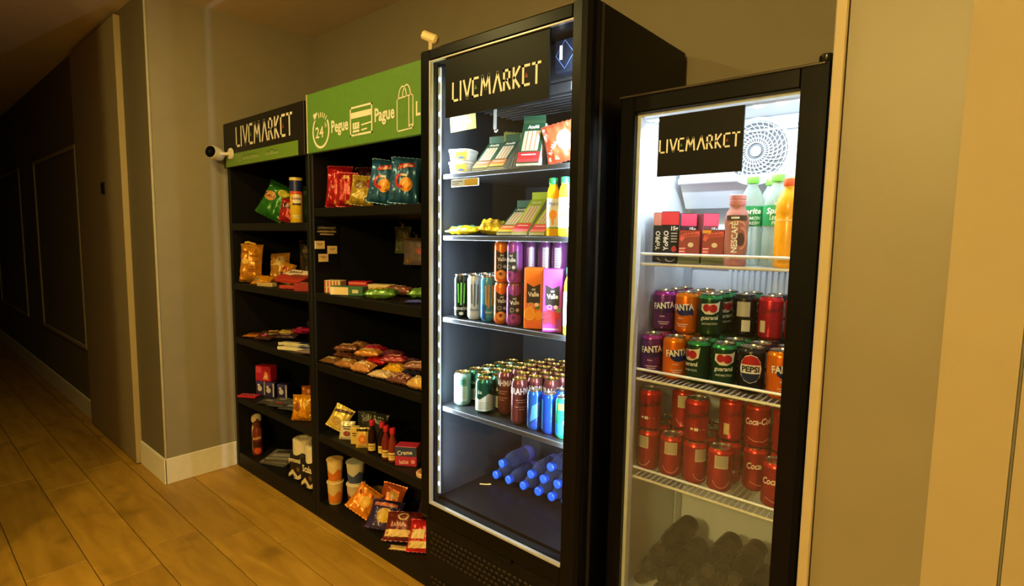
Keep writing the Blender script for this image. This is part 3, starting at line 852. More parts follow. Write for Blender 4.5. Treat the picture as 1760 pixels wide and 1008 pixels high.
proto['cola_black'] = can_proto('black_cola_can', 'can', R2, H2, (24, 24, 26), round_badge(), top=(50, 50, 54))
proto['black_back'] = can_proto('black_cola_can', 'can', R2, H2, (24, 24, 26), [('data_panel', (196, 190, 170), rect2(-.022, .062, .016, .106)), ('bar_code', (220, 214, 190), rect2(-.006, .018, .018, .052))], top=(50, 50, 54))
proto['red_back'] = can_proto('red_cola_can', 'can', R2, H2, (180, 24, 48), [('bar_code', (226, 206, 160), rect2(-.034, .022, -.018, .056)), ('lettering', (96, 12, 26), text2('Coca-Cola', .022, .008, .09, .15, .75, .03, .3))], top=(236, 50, 56))
proto['red_dark'] = can_proto('red_cola_can', 'can', R2, H2, (172, 18, 42), [('lettering', (12, 8, 10), text2('Coca-Cola', .026, .0, .084, .12, .75, .02, .35)), ('small_print', WHT, join2(rect2(-.020, .038, -.012, .044, 2, 1), rect2(-.009, .036, .002, .045, 2, 1), stroke2([[(.006, .040), (.02, .041)]], .0015)))], top=(226, 44, 50))
proto['red_white'] = can_proto('red_cola_can', 'can', R2, H2, (168, 28, 42), [('lettering', (246, 232, 222), text2('Coca-Cola', .026, .0, .080, .12, .75, .03, .35)), ('wave', (222, 150, 140), stroke2([[(-.03, .03), (-.01, .022), (.012, .022), (.03, .03)]], .002))], top=(222, 50, 46))
proto['red_label'] = can_proto('red_cola_can', 'can', R2, H2, (174, 28, 46), [('data_panel', (206, 196, 172), rect2(-.020, .072, .018, .110)), ('panel_print', (120, 110, 96), stroke2([[(-.016, .080 + k * .005), (.014, .080 + k * .005)] for k in range(6)], .0012), .0009), ('wave', (230, 170, 160), ring2(0, .045, .026, .03, .0018, 200, 340, 12))], top=(226, 52, 50))
used2 = {}
def put2(kind, x, y, z, turn, label, group):
    r = place(proto[kind], used2.get(kind), (x, y, z), front_angle(x, y) + turn, label, group)
    used2[kind] = True
MID = 'middle wire shelf'
colx = [-.772 + .0744 * i for i in range(6)]
rowy = [1.556, 1.630, 1.704, 1.778]
front = [('grape', 0, 'purple soda can, lower one at the left end of the middle wire shelf'), ('orange', .25, 'orange soda can with full wordmark, lower front row second from left'),
         ('green', -.75, 'green guarana can turned aside, beside the lower orange soda can'), ('green', .0, 'green guarana can with whole white badge in lower front row'),
         ('cola_black', -.05, 'black cola can with large red white and navy round badge'), ('orange', .35, 'orange soda can cut by the door frame at the right of the middle shelf')]
for i, (k, tn, lb) in enumerate(front): put2(k, colx[i], rowy[0], .99, tn, lb, 'cans on the middle wire shelf')
back_kind = ['grape', 'orange', 'green', 'green', 'black_back', 'red_back']
nm = {'grape': 'purple', 'orange': 'orange', 'green': 'green', 'black_back': 'black', 'red_back': 'red', 'cola_black': 'black'}
for j in (1, 2, 3):
    for i in range(6):
        put2(back_kind[i], colx[i], rowy[j], .99, .3 * math.sin(i * 3 + j), '%s can of lower layer, middle wire shelf, %s row back, %s from left' % (nm[back_kind[i]], ORD[j], ORD[i]), 'lower-layer cans behind the front row, middle shelf')
zU = .99 + H2 + .0006
ups = [('grape', 0, 1, 0, 'purple soda can, upper one at the left end of the middle wire shelf'), ('orange', 1, 1, -.35, 'orange soda can with wordmark cut at left, in the upper layer'),
       ('green', 2, 1, -.05, 'green guarana can with red berry badge in the upper layer front'), ('green', 2, 2, .55, 'green guarana can half hidden behind the upper green one'),
       ('black_back', 3, 2, .0, 'black can showing pale data panel and bar code in upper layer'), ('red_back', 4, 2, .15, 'plain red can with bar code, upper layer right of the black can'),
       ('red_back', 5, 2, .5, 'red can beside the door frame in the upper layer of the middle shelf')]
for k, i, j, tn, lb in ups: put2(k, colx[i], rowy[j], zU, tn, lb, 'cans on the middle wire shelf')
for i, j in ((0, 2), (1, 2), (0, 3), (1, 3), (2, 3), (3, 3), (4, 3)):
    k = ['grape', 'orange', 'green', 'green', 'black_back'][i]
    put2(k, colx[i], rowy[j], zU, .4, '%s can of upper layer, middle wire shelf, %s row back, %s from left' % (nm[k], ORD[j], ORD[i]), 'back cans of the upper layer, middle shelf')
# lowest wire shelf: two layers of red cans
zL = .685; zLU = zL + H2 + .0006
cx3 = [-.774 + .0752 * i for i in range(6)]
ry3 = [1.565, 1.640, 1.714, 1.788]
low = [('red_label', 0, 0, -.55, 'red can with pale panel to its left, lower layer at far left of lowest shelf'), ('red_label', 1, 0, .0, 'red can with pale panel and open lid view, second in the lower front row'),
       ('red_label', 2, 0, .6, 'red can with pale panel to its right, third in the lower front row'), ('red_label', 3, 0, .15, 'large-looking red can with square pale panel, fourth in lower front row'),
       ('red_white', 5, 0, .2, 'red can with white script cut by the door frame, lowest shelf corner')]
for k, i, j, tn, lb in low: put2(k, cx3[i], ry3[j], zL, tn, lb, 'red cans on the lowest wire shelf')
up = [('red_dark', 0, 0, -.2, 'red can with dark script at the left end of upper layer, lowest shelf'), ('red_label', 1, 1, .1, 'red can with pale panel set back between two dark-script cans'),
      ('red_dark', 2, 0, .1, 'red can with dark script and tiny white marks, upper layer, lowest shelf'), ('red_back', 3, 1, .4, 'dull red can with faint lettering, upper layer fourth from left'),
      ('red_white', 4, 1, .1, 'red can with white script in the upper layer of the lowest shelf'), ('red_label', 5, 1, .7, 'red can mostly behind the door frame in upper layer, lowest shelf')]
for k, i, j, tn, lb in up: put2(k, cx3[i], ry3[j], zLU, tn, lb, 'red cans on the lowest wire shelf')
for j in (1, 2, 3):
    for i in range(6): put2('red_white' if (i + j) % 2 else 'red_dark', cx3[i], ry3[j], zL, .5, 'red can of lower layer, lowest wire shelf, %s row back, %s from left' % (ORD[j], ORD[i]), 'hidden red cans of the lowest shelf')
# top wire shelf
def yopro(x, y, lb, topc, col=(36, 36, 38), turn=0.0):
    w = .050; h = .150
    return carton('protein_drink_carton', lb, (x, y, 1.3355), front_angle(x, y) + turn, w, w, h, col, [
        ('red_band', topc, rect2(-w / 2 + .001, .112, w / 2 - .001, h - .001, 2, 1)),
        ('lettering', WHT, text2('YoPRO', .0185, -.011, .066, PI / 2, 1.0, .02), .001), ('lettering', WHT, text2('15g', .016, .012, .100, 0, .9, .03), .001),
        ('small_print', (190, 190, 190), join2(*[rect2(.003, .086 - k * .008, .020, .089 - k * .008, 2, 1) for k in range(4)]), .001),
        ('strawberry', (206, 40, 48), ell2(.012, .042, .0075, .008), .001), ('leaf', (84, 130, 50), poly2([(.009, .050), (.016, .049), (.014, .053)]), .0014),
        ('emblem', (170, 160, 150), ring2(.002, .014, .013, .009, .002, 180, 360, 12), .001)],
        side=[('red_band', topc, rect2(-w / 2 + .001, .112, w / 2 - .001, h - .001, 2, 1))], top=[('red_top', topc, rect2(-w / 2 + .001, -w / 2 + .001, w / 2 - .001, w / 2 - .001, 2, 2))], group='protein drink cartons')
yopro(-.771, 1.590, 'black protein drink carton at far left of top wire shelf', (200, 120, 105))
yopro(-.719, 1.537, 'black carton with red band and large lettering, front of top wire shelf', (222, 50, 70))
yopro(-.722, 1.655, 'black carton with pink top standing behind the small brown cartons', (226, 60, 90), (60, 40, 44), .3)
yopro(-.665, 1.675, 'pink topped carton half hidden behind the brown cartons, top wire shelf', (232, 70, 100), (120, 60, 66), .5)
def choco(x, y, lb, turn=0.0, corner=False):
    w, d, h = .060, .042, .098
    fr = [('green_base', (92, 96, 50), rect2(-w / 2, .001, w / 2, .024, 2, 1)), ('wordmark_shadow', (232, 90, 84), poly2([(-.027, .070), (-.022, .086), (.027, .093), (.027, .080), (-.012, .076), (-.02, .064)]), .0008),
          ('lettering', (150, 22, 30), text2('Toddynho', .0135, .001, .082, .10, .82, .03), .0012), ('red_patch', (214, 56, 66), rect2(-.028, .030, -.010, .048, 2, 1), .001), ('small_print', WHT, stroke2([[(-.026, .044), (-.012, .045)], [(-.026, .036), (-.014, .036)]], .002), .0014),
          ('cup_mark', (236, 206, 170), ell2(.004, .055, .008, .007), .001)]
    if corner: fr.append(('yellow_corner', (236, 160, 50), rect2(-w / 2 + .001, .088, -.006, h - .001, 2, 1), .001))
    return carton('chocolate_milk_carton', lb, (x, y, 1.3355), front_angle(x, y) + turn, w, d, h, (150, 40, 46), fr, side=[('green_base', (84, 150, 70), rect2(-d / 2, .001, d / 2, .024, 2, 1)), ('side_print', (236, 216, 200), stroke2([[(-.006, .085), (0, .070), (.006, .085)], [(0, .070), (0, .060)]], .003))],
                  top=[('pale_top', (236, 226, 224), rect2(-w / 2, -d / 2, w / 2, d / 2, 2, 2), .0004)], group='chocolate milk cartons')
choco(-.659, 1.545, 'small brown chocolate milk carton beside the black cartons', -.15)
choco(-.596, 1.558, 'small brown chocolate milk carton with yellow corner, left of coffee bottle', -.10, True)
choco(-.600, 1.625, 'small brown chocolate milk carton standing behind the other two', -.1)
# coffee drink bottle
PINKB = M((176, 112, 98), .35, 0, .06)
pr = [(.026, 0), (.029, .004), (.029, .018), (.025, .026), (.0285, .036), (.030, .06), (.0285, .09), (.031, .115), (.031, .128), (.026, .146), (.0195, .156), (.0195, .164)]
bottle('coffee_drink_bottle', 'brown coffee drink bottle with pink cap and vertical lettering', (-.528, 1.537, 1.3355), front_angle(-.528, 1.537), pr, PINKB,
       [(.0205, .163), (.0215, .166), (.0215, .176), (.0195, .178), (.0215, .180), (.0215, .190), (.019, .192)], (214, 140, 140),
       [('dark_collar', (74, 56, 50), rect2(-.028, .122, .028, .136), .0012), ('collar_print', WHT, rect2(-.014, .127, .006, .132, 3, 1), .0018), ('lettering', WHT, text2('NESCAFÉ', .0205, -.006, .078, PI / 2, 1.0, .02), .0022),
        ('swirl', (210, 140, 100), ring2(.012, .075, .017, .030, .006, 260, 460, 14), .0018), ('swirl', (84, 50, 42), ell2(.011, .072, .010, .018), .0014), ('swirl', (222, 158, 120), ring2(.0, .11, .022, .012, .004, 0, 180, 14), .0018)], cyl_map(.0305))
# clear lemon soda bottles
CLEARG = clear_mat((196, 214, 200), .30)
def sprite(x, y, lb):
    k = 1.0
    pr = [(.026, 0), (.031, .005), (.033, .02), (.0325, .09), (.0305, .10), (.033, .11), (.033, .165), (.030, .185), (.022, .207), (.0135, .222), (.0135, .232)]
    lab = M((34, 150, 84), .4, 0, .05)
    return bottle('lemon_soda_bottle', lb, (x, y, 1.3355), front_angle(x, y), pr, CLEARG, [(.0160, .229), (.0165, .231), (.0165, .246), (.015, .248)], (110, 205, 60),
        [('lettering', WHT, text2('Sprite', .022, .0, .148, .05, .95, .03, .2), .0016), ('lettering', (214, 236, 214), text2('LEMON', .0125, .004, .131, .05, .95, .02, .2), .0016), ('lettering', (214, 236, 214), text2('FRESH', .0125, .006, .118, .05, .95, .02, .2), .0016)],
        cyl_map(.0337), 'clear lemon soda bottles', extra=[('label', [(.0335, .110), (.0337, .112), (.0337, .163), (.0335, .165)], lab), ('liquid_line', [(.0324, .088), (.0318, .088)], lab)])
sprite(-.520, 1.627, 'clear bottle with lime green cap and green label, left of its pair')
sprite(-.448, 1.607, 'clear bottle with green label and bright lime cap, tallest looking in front')
sprite(-.492, 1.705, 'clear bottle behind, lime cap showing between the two front caps')
sprite(-.424, 1.690, 'clear bottle behind, lime cap showing by the orange capped bottle')
OJ = M((246, 168, 22), .25, 0, .04)
pr = [(.026, 0), (.030, .005), (.031, .012), (.031, .125), (.029, .132), (.031, .14), (.030, .165), (.023, .188), (.0135, .203), (.0135, .212)]
bottle('orange_juice_bottle', 'orange juice bottle with orange cap at the right edge of top shelf', (-.399, 1.537, 1.3355), .2, pr, OJ, [(.0160, .209), (.0165, .211), (.0165, .226), (.015, .228)], (240, 96, 40),
       [('label_line', (255, 210, 120), rect2(-.03, .120, .03, .124))], cyl_map(.0315))
# dark bottles lying on the fridge floor
COLA = M((20, 15, 12), .10, 0, .05)
bp = [(.027, 0), (.033, .006), (.034, .02), (.034, .13), (.028, .165), (.0135, .19), (.0135, .20)]
cap_p = [(.0160, .196), (.0165, .198), (.0165, .214), (.015, .216)]
spots = [(-.765, .335, 0), (-.693, .335, 1), (-.621, .335, 0), (-.549, .335, 1), (-.477, .335, 0), (-.405, .335, 1), (-.729, .396, 1), (-.657, .396, 0), (-.585, .396, 1), (-.513, .396, 0), (-.441, .396, 1), (-.693, .457, 0), (-.549, .457, 1), (-.477, .457, 0)]
names_ = ['in the front left corner of the bottom', 'second along the bottom layer', 'third along the bottom layer', 'fourth along the bottom layer', 'fifth along the bottom layer', 'at the right end of the bottom layer', 'leftmost of the second layer', 'second of the second layer', 'middle of the second layer', 'fourth of the second layer', 'rightmost of the second layer', 'leftmost on top of the pile', 'middle one on top of the pile', 'rightmost on top of the pile']
for (x, z, fl), n_ in zip(spots, names_):
    o = bottle('dark_soda_bottle', 'dark soda bottle lying on the fridge floor, ' + n_, (x, 1.73 if not fl else 1.72, z), (PI / 2, 0, random.uniform(-.012, .012)), bp, COLA, cap_p, (40, 38, 36), group='dark bottles lying on the fridge floor', extra=[('label', [(.0344, .05), (.0344, .11)], M((34, 28, 26), .4))])

# ================================================================== GOODS IN THE TALL COOLER
# lowest level: water bottles lying with blue caps forward
WATER = clear_mat((104, 120, 170), .12)
wp = [(.026, 0), (.031, .004), (.0325, .015), (.031, .05), (.0325, .058), (.0325, .068), (.030, .072), (.0325, .076), (.0325, .086), (.030, .090), (.0325, .094), (.0325, .104), (.030, .108), (.0315, .114), (.026, .136), (.0185, .152), (.0135, .160), (.0135, .168)]
wc = [(.0150, .164), (.0165, .166), (.0165, .184), (.013, .187)]
lab = M((90, 96, 190), .4, 0, .06)
layers = [(.439, [-1.455, -1.387, -1.316, -1.247, -1.178, -1.112, -1.045]), (.496, [-1.421, -1.282, -1.213, -1.146, -1.079]), (.553, [-1.180, -1.112])]
wl_ = [['at the left end of the bottom layer', 'second from left in the bottom layer', 'third from left in the bottom layer', 'fourth from left in the bottom layer', 'fifth from left in the bottom layer', 'sixth from left in the bottom layer', 'rightmost in the bottom layer'],
       ['alone on the left of the second layer', 'second from left in the second layer', 'third from left in the second layer', 'fourth from left in the second layer', 'rightmost in the second layer'], ['left one on top of the pile', 'right one on top of the pile']]
for li, (z, xs_) in enumerate(layers):
    for k, x in enumerate(xs_):
        bottle('water_bottle', 'blue capped water bottle lying in cooler, ' + wl_[li][k], (x, 1.782, z), (PI / 2, 0, random.uniform(-.04, .04)), wp, WATER, wc, (40, 92, 232), group='water bottles lying in the tall cooler', n=16,
               extra=[('label', [(.0330, .018), (.0332, .02), (.0332, .048), (.0330, .05)], lab)])
sc_ = thing('paper_scrap', 'tiny yellow paper scrap lying on the empty cooler floor', 'paper scrap', (-1.481, 1.56, .4056), .6)
part('strip', MB().bbox(-.022, -.004, 0, .012, .004, .0015, .0004).bbox(.010, -.0035, .0005, .024, .0035, .0035, .0004), M((214, 176, 96), .6), sc_)
# level D: beer and energy drink cans
GOLD = (214, 190, 120)
p = {}
p['g'] = can_proto('green_beer_can', 'can', .033, .126, (40, 104, 84), [('silver_panel', (206, 218, 214), poly2([(-.045, .010), (.045, .010), (.045, .060), (.012, .074), (-.02, .052), (-.045, .058)])), ('small_print', (70, 100, 96), join2(*[stroke2([[(-.022, .040 - k * .007), (.012, .040 - k * .007)]], .0015) for k in range(4)]), .0009), ('lettering', (220, 232, 226), scrawl2(2, .016, -.018, .078), .0009)], lid=GOLD, rough=.2, metal=.7)
p['gs'] = can_proto('green_beer_can', 'can', .033, .126, (150, 186, 180), [('silver_panel', (206, 222, 220), rect2(-.03, .018, .014, .075)), ('small_print', (90, 120, 116), join2(*[stroke2([[(-.024, .068 - k * .007), (.008, .068 - k * .007)]], .0015) for k in range(6)]), .0009), ('square_mark', (80, 130, 120), rect2(-.012, .082, .01, .104, 3, 2))], lid=GOLD, rough=.2, metal=.3)
p['b'] = can_proto('dark_red_beer_can', 'can', .0285, .158, (112, 56, 58), [('lettering', (226, 218, 224), text2('BRAHMA', .030, -.002, .118, 0, .72, .03)), ('small_print', (186, 150, 150), join2(stroke2([[(-.02, .088), (.02, .088)], [(-.014, .080), (.014, .080)], [(-.022, .064), (.022, .064)], [(-.01, .056), (.01, .056)]], .002)))], lid=GOLD, rough=.25, metal=.5)
p['u'] = can_proto('blue_energy_can', 'can', .0265, .134, (44, 104, 214), [('facet', (74, 146, 232), poly2([(-.02, .03), (.012, .05), (.016, .10), (-.012, .085)])), ('facet', (34, 70, 180), poly2([(-.02, .015), (.018, .018), (.006, .045)]))], rough=.2, metal=.6)
p['u2'] = can_proto('blue_energy_can', 'can', .0265, .134, (30, 84, 226), [('facet', (64, 170, 240), rect2(-.036, .015, -.024, .115))], rough=.2, metal=.6)
p['y'] = can_proto('green_blue_can', 'can', .0265, .134, (40, 176, 130), [('yellow_fade', (206, 220, 60), rect2(-.02, .095, .03, .116)), ('blue_fade', (30, 110, 220), rect2(-.03, .014, .03, .050)), ('white_mark', (226, 246, 250), ell2(.01, .055, .014, .012), .0009)], rough=.2, metal=.6)
usedp = {}
def put1(k, x, y, z, turn, lb, gp):
    place(p[k], usedp.get(k), (x, y, z), front_angle(x, y) + turn, lb, gp); usedp[k] = True
zD = .7685
GP = 'cans on the fourth shelf of the tall cooler'
put1('gs', -1.486, 1.435, zD, .1, 'pale green beer can with gold lid at the left end of its shelf', GP)
put1('g', -1.362, 1.425, zD, .1, 'green beer can with silver panel standing forward of the others', GP)
for k in range(4): put1('gs' if k % 2 else 'g', -1.486 + .002 * k, 1.505 + .069 * k, zD, .3, 'green beer can, %s behind the pale front can in the left file' % ORD[k], 'left file of green cans')
for k in range(5): put1('g', -1.418, 1.480 + .069 * k, zD, .5, 'green beer can, %s from the front in the second file of green cans' % ORD[k], 'second file of green cans')
for k in range(4): put1('g', -1.350, 1.497 + .069 * k, zD, .4, 'green beer can, %s behind the forward silver-panel can' % ORD[k], 'third file of green cans')
put1('b', -1.290, 1.462, zD, -.55, 'dark red beer can set back beside the green ones, lettering half turned', GP)
put1('b', -1.186, 1.415, zD, .3, 'tall dark red beer can at the front with large white lettering', GP)
for k in range(4): put1('b', -1.286, 1.530 + .062 * k, zD, .7, 'dark red beer can, %s behind the half turned one' % ORD[k], 'left file of dark red cans')
for k in range(5): put1('b', -1.226, 1.482 + .062 * k, zD, .2, 'dark red beer can, %s from the front in the second dark red file' % ORD[k], 'second file of dark red cans')
for k in range(5): put1('b', -1.165, 1.474 + .062 * k, zD, -.2, 'dark red beer can, %s behind the tall lettered front can' % ORD[k], 'third file of dark red cans')
for k in range(5): put1('b', -1.104, 1.490 + .062 * k, zD, .1, 'dark red beer can, %s in the file behind the faceted blue can' % ORD[k], 'fourth file of dark red cans')
for k in range(4): put1('b', -1.040, 1.545 + .062 * k, zD, .3, 'dark red beer can, %s from the front in the rightmost file' % ORD[k], 'fifth file of dark red cans')
put1('u', -1.112, 1.408, zD, .1, 'faceted blue slim can right of the tall dark red can', GP)
put1('u2', -1.053, 1.412, zD, 0, 'plain bright blue slim can between blue and green ones', GP)
put1('y', -.995, 1.408, zD, .1, 'green and blue slim can with yellow top by the door frame', GP)
put1('u', -1.050, 1.474, zD, .5, 'blue slim can second row, behind the plain blue front can', GP)
put1('u2', -.992, 1.470, zD, .5, 'blue slim can second row, behind the green and blue can', GP)
put1('u', -.986, 1.530, zD, .2, 'blue slim can third row at the right wall of cooler', GP)
# level C: energy cans, stacked juice cans, cartons
zC = 1.1085
def claw(c): return stroke2([[(-.012, .125), (-.010, .060)], [(0, .128), (-.001, .052)], [(.012, .125), (.010, .058)]], .0055)
q = {}
q['m1'] = can_proto('energy_drink_can', 'can', .027, .160, (26, 34, 30), [('claw_mark', (110, 210, 80), claw(0)), ('lettering', (200, 210, 204), text2('MONSTER', .013, 0, .036, 0, 1, .03)), ('small_print', (206, 214, 210), ell2(0, .018, .009, .006))], metal=.3)
q['m2'] = can_proto('energy_drink_can', 'can', .027, .160, (206, 216, 226), [('claw_mark', (110, 122, 140), claw(0)), ('lettering', (80, 90, 104), scrawl2(5, .013, 0, .036, 0, 1, .03))], metal=.1)
q['m3'] = can_proto('energy_drink_can', 'can', .027, .160, (70, 150, 214), [('claw_mark', (206, 150, 80), claw(0)), ('lettering', (200, 226, 240), scrawl2(5, .012, 0, .034, 0, 1, .03)), ('blue_field', (36, 96, 190), rect2(-.03, .008, -.010, .06))], metal=.15)
def valle(colr, fruit, core):
    return [('dark_panel', (52, 50, 54), poly2([(-.022, .038), (.024, .038), (.024, .112), (.0, .100), (-.022, .112)])), ('lettering', (232, 232, 238), text2('del', .010, 0, .094, 0, 1, .02), .0009), ('lettering', (232, 232, 238), text2('Valle', .0185, 0, .080, .05, .85, .03), .0009),
            ('round_mark', (200, 200, 206), ring2(-.008, .055, .007, .007, .0014), .0009), ('round_mark', (200, 200, 206), ell2(.010, .055, .006, .006), .0009), ('fruit', fruit, ell2(-.002, .028, .016, .016), .0011), ('fruit_core', core, ell2(-.004, .030, .006, .006), .0015)]
q['o'] = can_proto('juice_can', 'can', .0262, .142, (240, 122, 52), valle(0, (240, 160, 90), (120, 60, 40)), metal=.35)
q['v'] = can_proto('juice_can', 'can', .0262, .142, (150, 70, 160), valle(0, (150, 60, 130), (100, 40, 100)), metal=.35)
q['vb'] = can_proto('juice_can', 'can', .0262, .142, (120, 64, 124), [('data_panel', (196, 190, 214), rect2(-.010, .046, .010, .122)), ('panel_print', (140, 130, 160), join2(*[stroke2([[(-.008, .056 + k * .008), (.008, .056 + k * .008)]], .0014) for k in range(8)]), .0009)], metal=.35)
usedq = {}
def putq(k, x, y, z, turn, lb, gp):
    place(q[k], usedq.get(k), (x, y, z), front_angle(x, y) + turn, lb, gp); usedq[k] = True
GC = 'cans on the third shelf of the tall cooler'
putq('m1', -1.462, 1.402, zC, 0, 'black energy drink can with green claw mark at left end', GC)
putq('m2', -1.402, 1.412, zC, 0, 'silver white energy drink can beside the black claw can', GC)
putq('m3', -1.335, 1.412, zC, .1, 'blue energy drink can with orange marks left of stacked juice cans', GC)
for k in range(5): putq('m1', -1.466, 1.462 + .058 * k, zC, .2, 'black energy drink can, %s behind the front green claw can' % ORD[k], 'file of black energy cans')
for k in range(5): putq('m2', -1.405, 1.472 + .058 * k, zC, .2, 'silver white energy drink can, %s behind the silver front one' % ORD[k], 'file of silver energy cans')
for k in range(5): putq('m3', -1.340, 1.472 + .058 * k, zC, .2, 'blue energy drink can, %s behind the blue front one' % ORD[k], 'file of blue energy cans')
putq('o', -1.268, 1.408, zC, .05, 'orange juice can, lower of the stacked pair with cut fruit', GC)
putq('o', -1.268, 1.408, zC + .1425, .0, 'orange juice can, upper of the stacked pair with cut fruit', GC)
putq('v', -1.203, 1.400, zC, .05, 'purple juice can, lower of the stacked pair beside the orange carton', GC)
putq('v', -1.203, 1.400, zC + .1425, -.5, 'purple juice can, upper of the stacked pair, lettering turned left', GC)
for k, (x, y) in enumerate(((-1.196, 1.468), (-1.139, 1.485), (-1.080, 1.485))):
    putq('vb', x, y, zC, .2, 'purple can under the %s upper back can behind the cartons' % ORD[k], 'hidden lower purple cans')
    putq('vb', x, y, zC + .1425, .3 - .3 * k, ('purple can with pale panel right behind the upper purple stacked can', 'purple can with pale panel above the orange carton', 'purple can with wide pale panel above the purple carton')[k], GC)
def juicebox(x, y, lb, col, lit, fr):
    w, d, h = .062, .054, .200
    return carton('juice_carton', lb, (x, y, zC), front_angle(x, y) - .12, w, d, h, col, [
        ('dark_panel', (54, 50, 54), poly2([(-.022, .085), (.022, .085), (.022, .148), (.0, .138), (-.022, .150)])), ('lettering', WHT, text2('del', .010, 0, .130, 0, 1, .02), .001), ('lettering', WHT, text2('Valle', .021, 0, .114, .03, .85, .03), .001),
        ('round_mark', (220, 216, 220), ring2(-.008, .080, .0075, .0075, .0014), .0014), ('round_mark', (236, 236, 236), ell2(.011, .080, .0065, .0065), .0014)] + fr,
        side=[('side_panel_print', lit, rect2(-.026, .02, .026, .18, 2, 2))], group='juice cartons', cat='carton')
juicebox(-1.124, 1.410, 'orange juice carton with sliced oranges on the third cooler shelf', (240, 122, 28), (244, 140, 50),
         [('orange_slice', (250, 186, 80), ell2(-.012, .050, .018, .022), .001), ('slice_flesh', (246, 156, 40), ell2(-.012, .050, .0145, .0185), .0014), ('whole_orange', (250, 160, 30), ell2(.019, .045, .0135, .016), .0012), ('leaf', (80, 120, 40), poly2([(.004, .064), (.02, .066), (.024, .076), (.008, .074)]), .0016), ('orange_heap', (240, 110, 60), ell2(.0, .012, .030, .010), .0012)])
juicebox(-1.040, 1.402, 'purple juice carton with red grapes beside the orange carton', (176, 70, 186), (140, 54, 160),
         [('grape', (206, 50, 70), ell2(-.020 + .0125 * (k % 4), .060 - .0135 * (k // 4) + .004 * (k % 2), .0078, .0082), .001 + .0003 * k) for k in range(11)] + [('leaf', (110, 150, 60), poly2([(.012, .066), (.026, .062), (.028, .074), (.018, .078)]), .005), ('lower_print', (220, 190, 230), stroke2([[(-.026, .010), (.02, .010)]], .004), .001)])
PRB = M((246, 184, 26), .25, 0, .04)
def prats(x, y, z, lb, turn=0.0):
    s_ = .0195
    pr = [(s_ * .9, 0), (s_, .004), (s_, .118), (s_ * .96, .124), (s_, .128), (s_ * .92, .142), (.0125, .156), (.0115, .162)]
    return bottle('square_juice_bottle', lb, (x, y, z), front_angle(x, y) + turn, pr, PRB, [(.0138, .159), (.0145, .161), (.0145, .178), (.013, .180)], (40, 160, 96),
        [('label', (222, 234, 244), rect2(-s_ * .98, .024, s_ * .98, .116, 4, 2), .0012), ('lettering', (40, 70, 160), text2("Prat's", .0155, 0, .100, 0, .85, .01, .2), .0018), ('orange_mark', (246, 160, 50), ell2(0, .066, .0118, .015), .0018), ('drip_mark', (246, 160, 50), poly2([(-.004, .054), (.004, .054), (.003, .034), (-.003, .034)]), .0018), ('green_base', (90, 160, 70), rect2(-s_ * .98, .024, s_ * .98, .028, 4, 1), .0018)],
        flat_map(-s_), 'square juice bottles', sq=.9, n=24)
prats(-1.048, 1.400, 1.4105, 'square yellow juice bottle with green cap, left of the pair')
prats(-.998, 1.394, 1.4105, 'square yellow juice bottle with green cap, by the door frame')
o = prats(-.968, 1.396, zC, 'square yellow juice bottle on the shelf with the juice cartons'); o.scale = (1.2, 1.2, 1.15)
# sandwich wedges
def sandwich(x, y, z, lb, green, band, band2, w=.066, dp=.085, h=.128, turn=.1, header='Ateliê'):
    t = thing('sandwich_pack', lb, 'sandwich pack', (x, y, z), front_angle(x, y) * .35 + turn, 'sandwich wedges in the tall cooler')
    part('wedge_tray', MB().prism([(-dp / 2, .003), (-dp / 2, .010), (dp * .28, h), (dp / 2, h), (dp / 2, .0), (-dp / 2 + .006, 0)], -w / 2, w / 2), M((206, 208, 196), .25, 0, .08), t)
    L = math.hypot(dp * .78, h - .010)
    def mp(u, v, off):
        k = v / L
        return (u, -dp / 2 + dp * .78 * k - off * .84, .010 + (h - .010) * k + off * .54)
    part('card_sleeve', MB().add([mp(u, v, o_) for o_ in (.0004, .0016) for u, v in ((-w / 2, 0), (w / 2, 0), (w / 2, L), (-w / 2, L))], [(0, 3, 2, 1), (4, 5, 6, 7), (0, 1, 5, 4), (1, 2, 6, 5), (2, 3, 7, 6), (3, 0, 4, 7)]), M(green, .4, 0, .05), t)
    part('header_flap', MB().bbox(-w / 2, dp * .30, h, w / 2, dp * .31, h + .026, .0003), M(green, .4, 0, .05), t)
    a = .0022
    decal(t, mp, 'bread_window', (222, 210, 184), rect2(-w * .36, L * .30, w * .36, L * .80, 4, 2), a)
    for k in (-.2, .0, .2): decal(t, mp, 'filling', (176, 140, 112), rect2(w * k - .002, L * .31, w * k + .002, L * .79, 1, 2), a + .0005)
    decal(t, mp, 'name_band', band, rect2(-w * .48, L * .10, w * .48, L * .27, 4, 1), a)
    decal(t, mp, 'price_band', band2, rect2(-w * .48, L * .02, w * .48, L * .10, 4, 1), a)
    decal(t, mp, 'band_print', WHT, stroke2([[(-w * .3, L * .20), (w * .3, L * .20)]], .004), a + .0006)
    decal(t, mp, 'lettering', WHT, text2(header, .019, 0, L * .90, 0, .85, .02), a + .0006)
    # diagonal fold lines on the clear side
    for k in range(4):
        part('side_fold', MB().tube([(w / 2 + .0005, -dp * .2 + dp * .16 * k, .004), (w / 2 + .0005, dp * .0 + dp * .13 * k, h * (.45 + .13 * k))], .0012, 4), M((236, 238, 232), .3), t)
    return t
zA, zB = 1.6305, 1.4105
DG = (34, 78, 56)
sandwich(-1.372, 1.455, zA, 'dark green sandwich wedge with orange band, left of three on top shelf', DG, (226, 120, 60), (220, 180, 60), .062, .145, .112, -.05)
sandwich(-1.296, 1.455, zA, 'dark green sandwich wedge with clear ribbed side, middle of three on top shelf', DG, (230, 130, 60), (222, 190, 80), .060, .145, .112, -.05)
sandwich(-1.150, 1.415, zA, 'tall dark green sandwich wedge with red band and large window', DG, (214, 50, 60), (220, 70, 76), .076, .085, .146, .10)
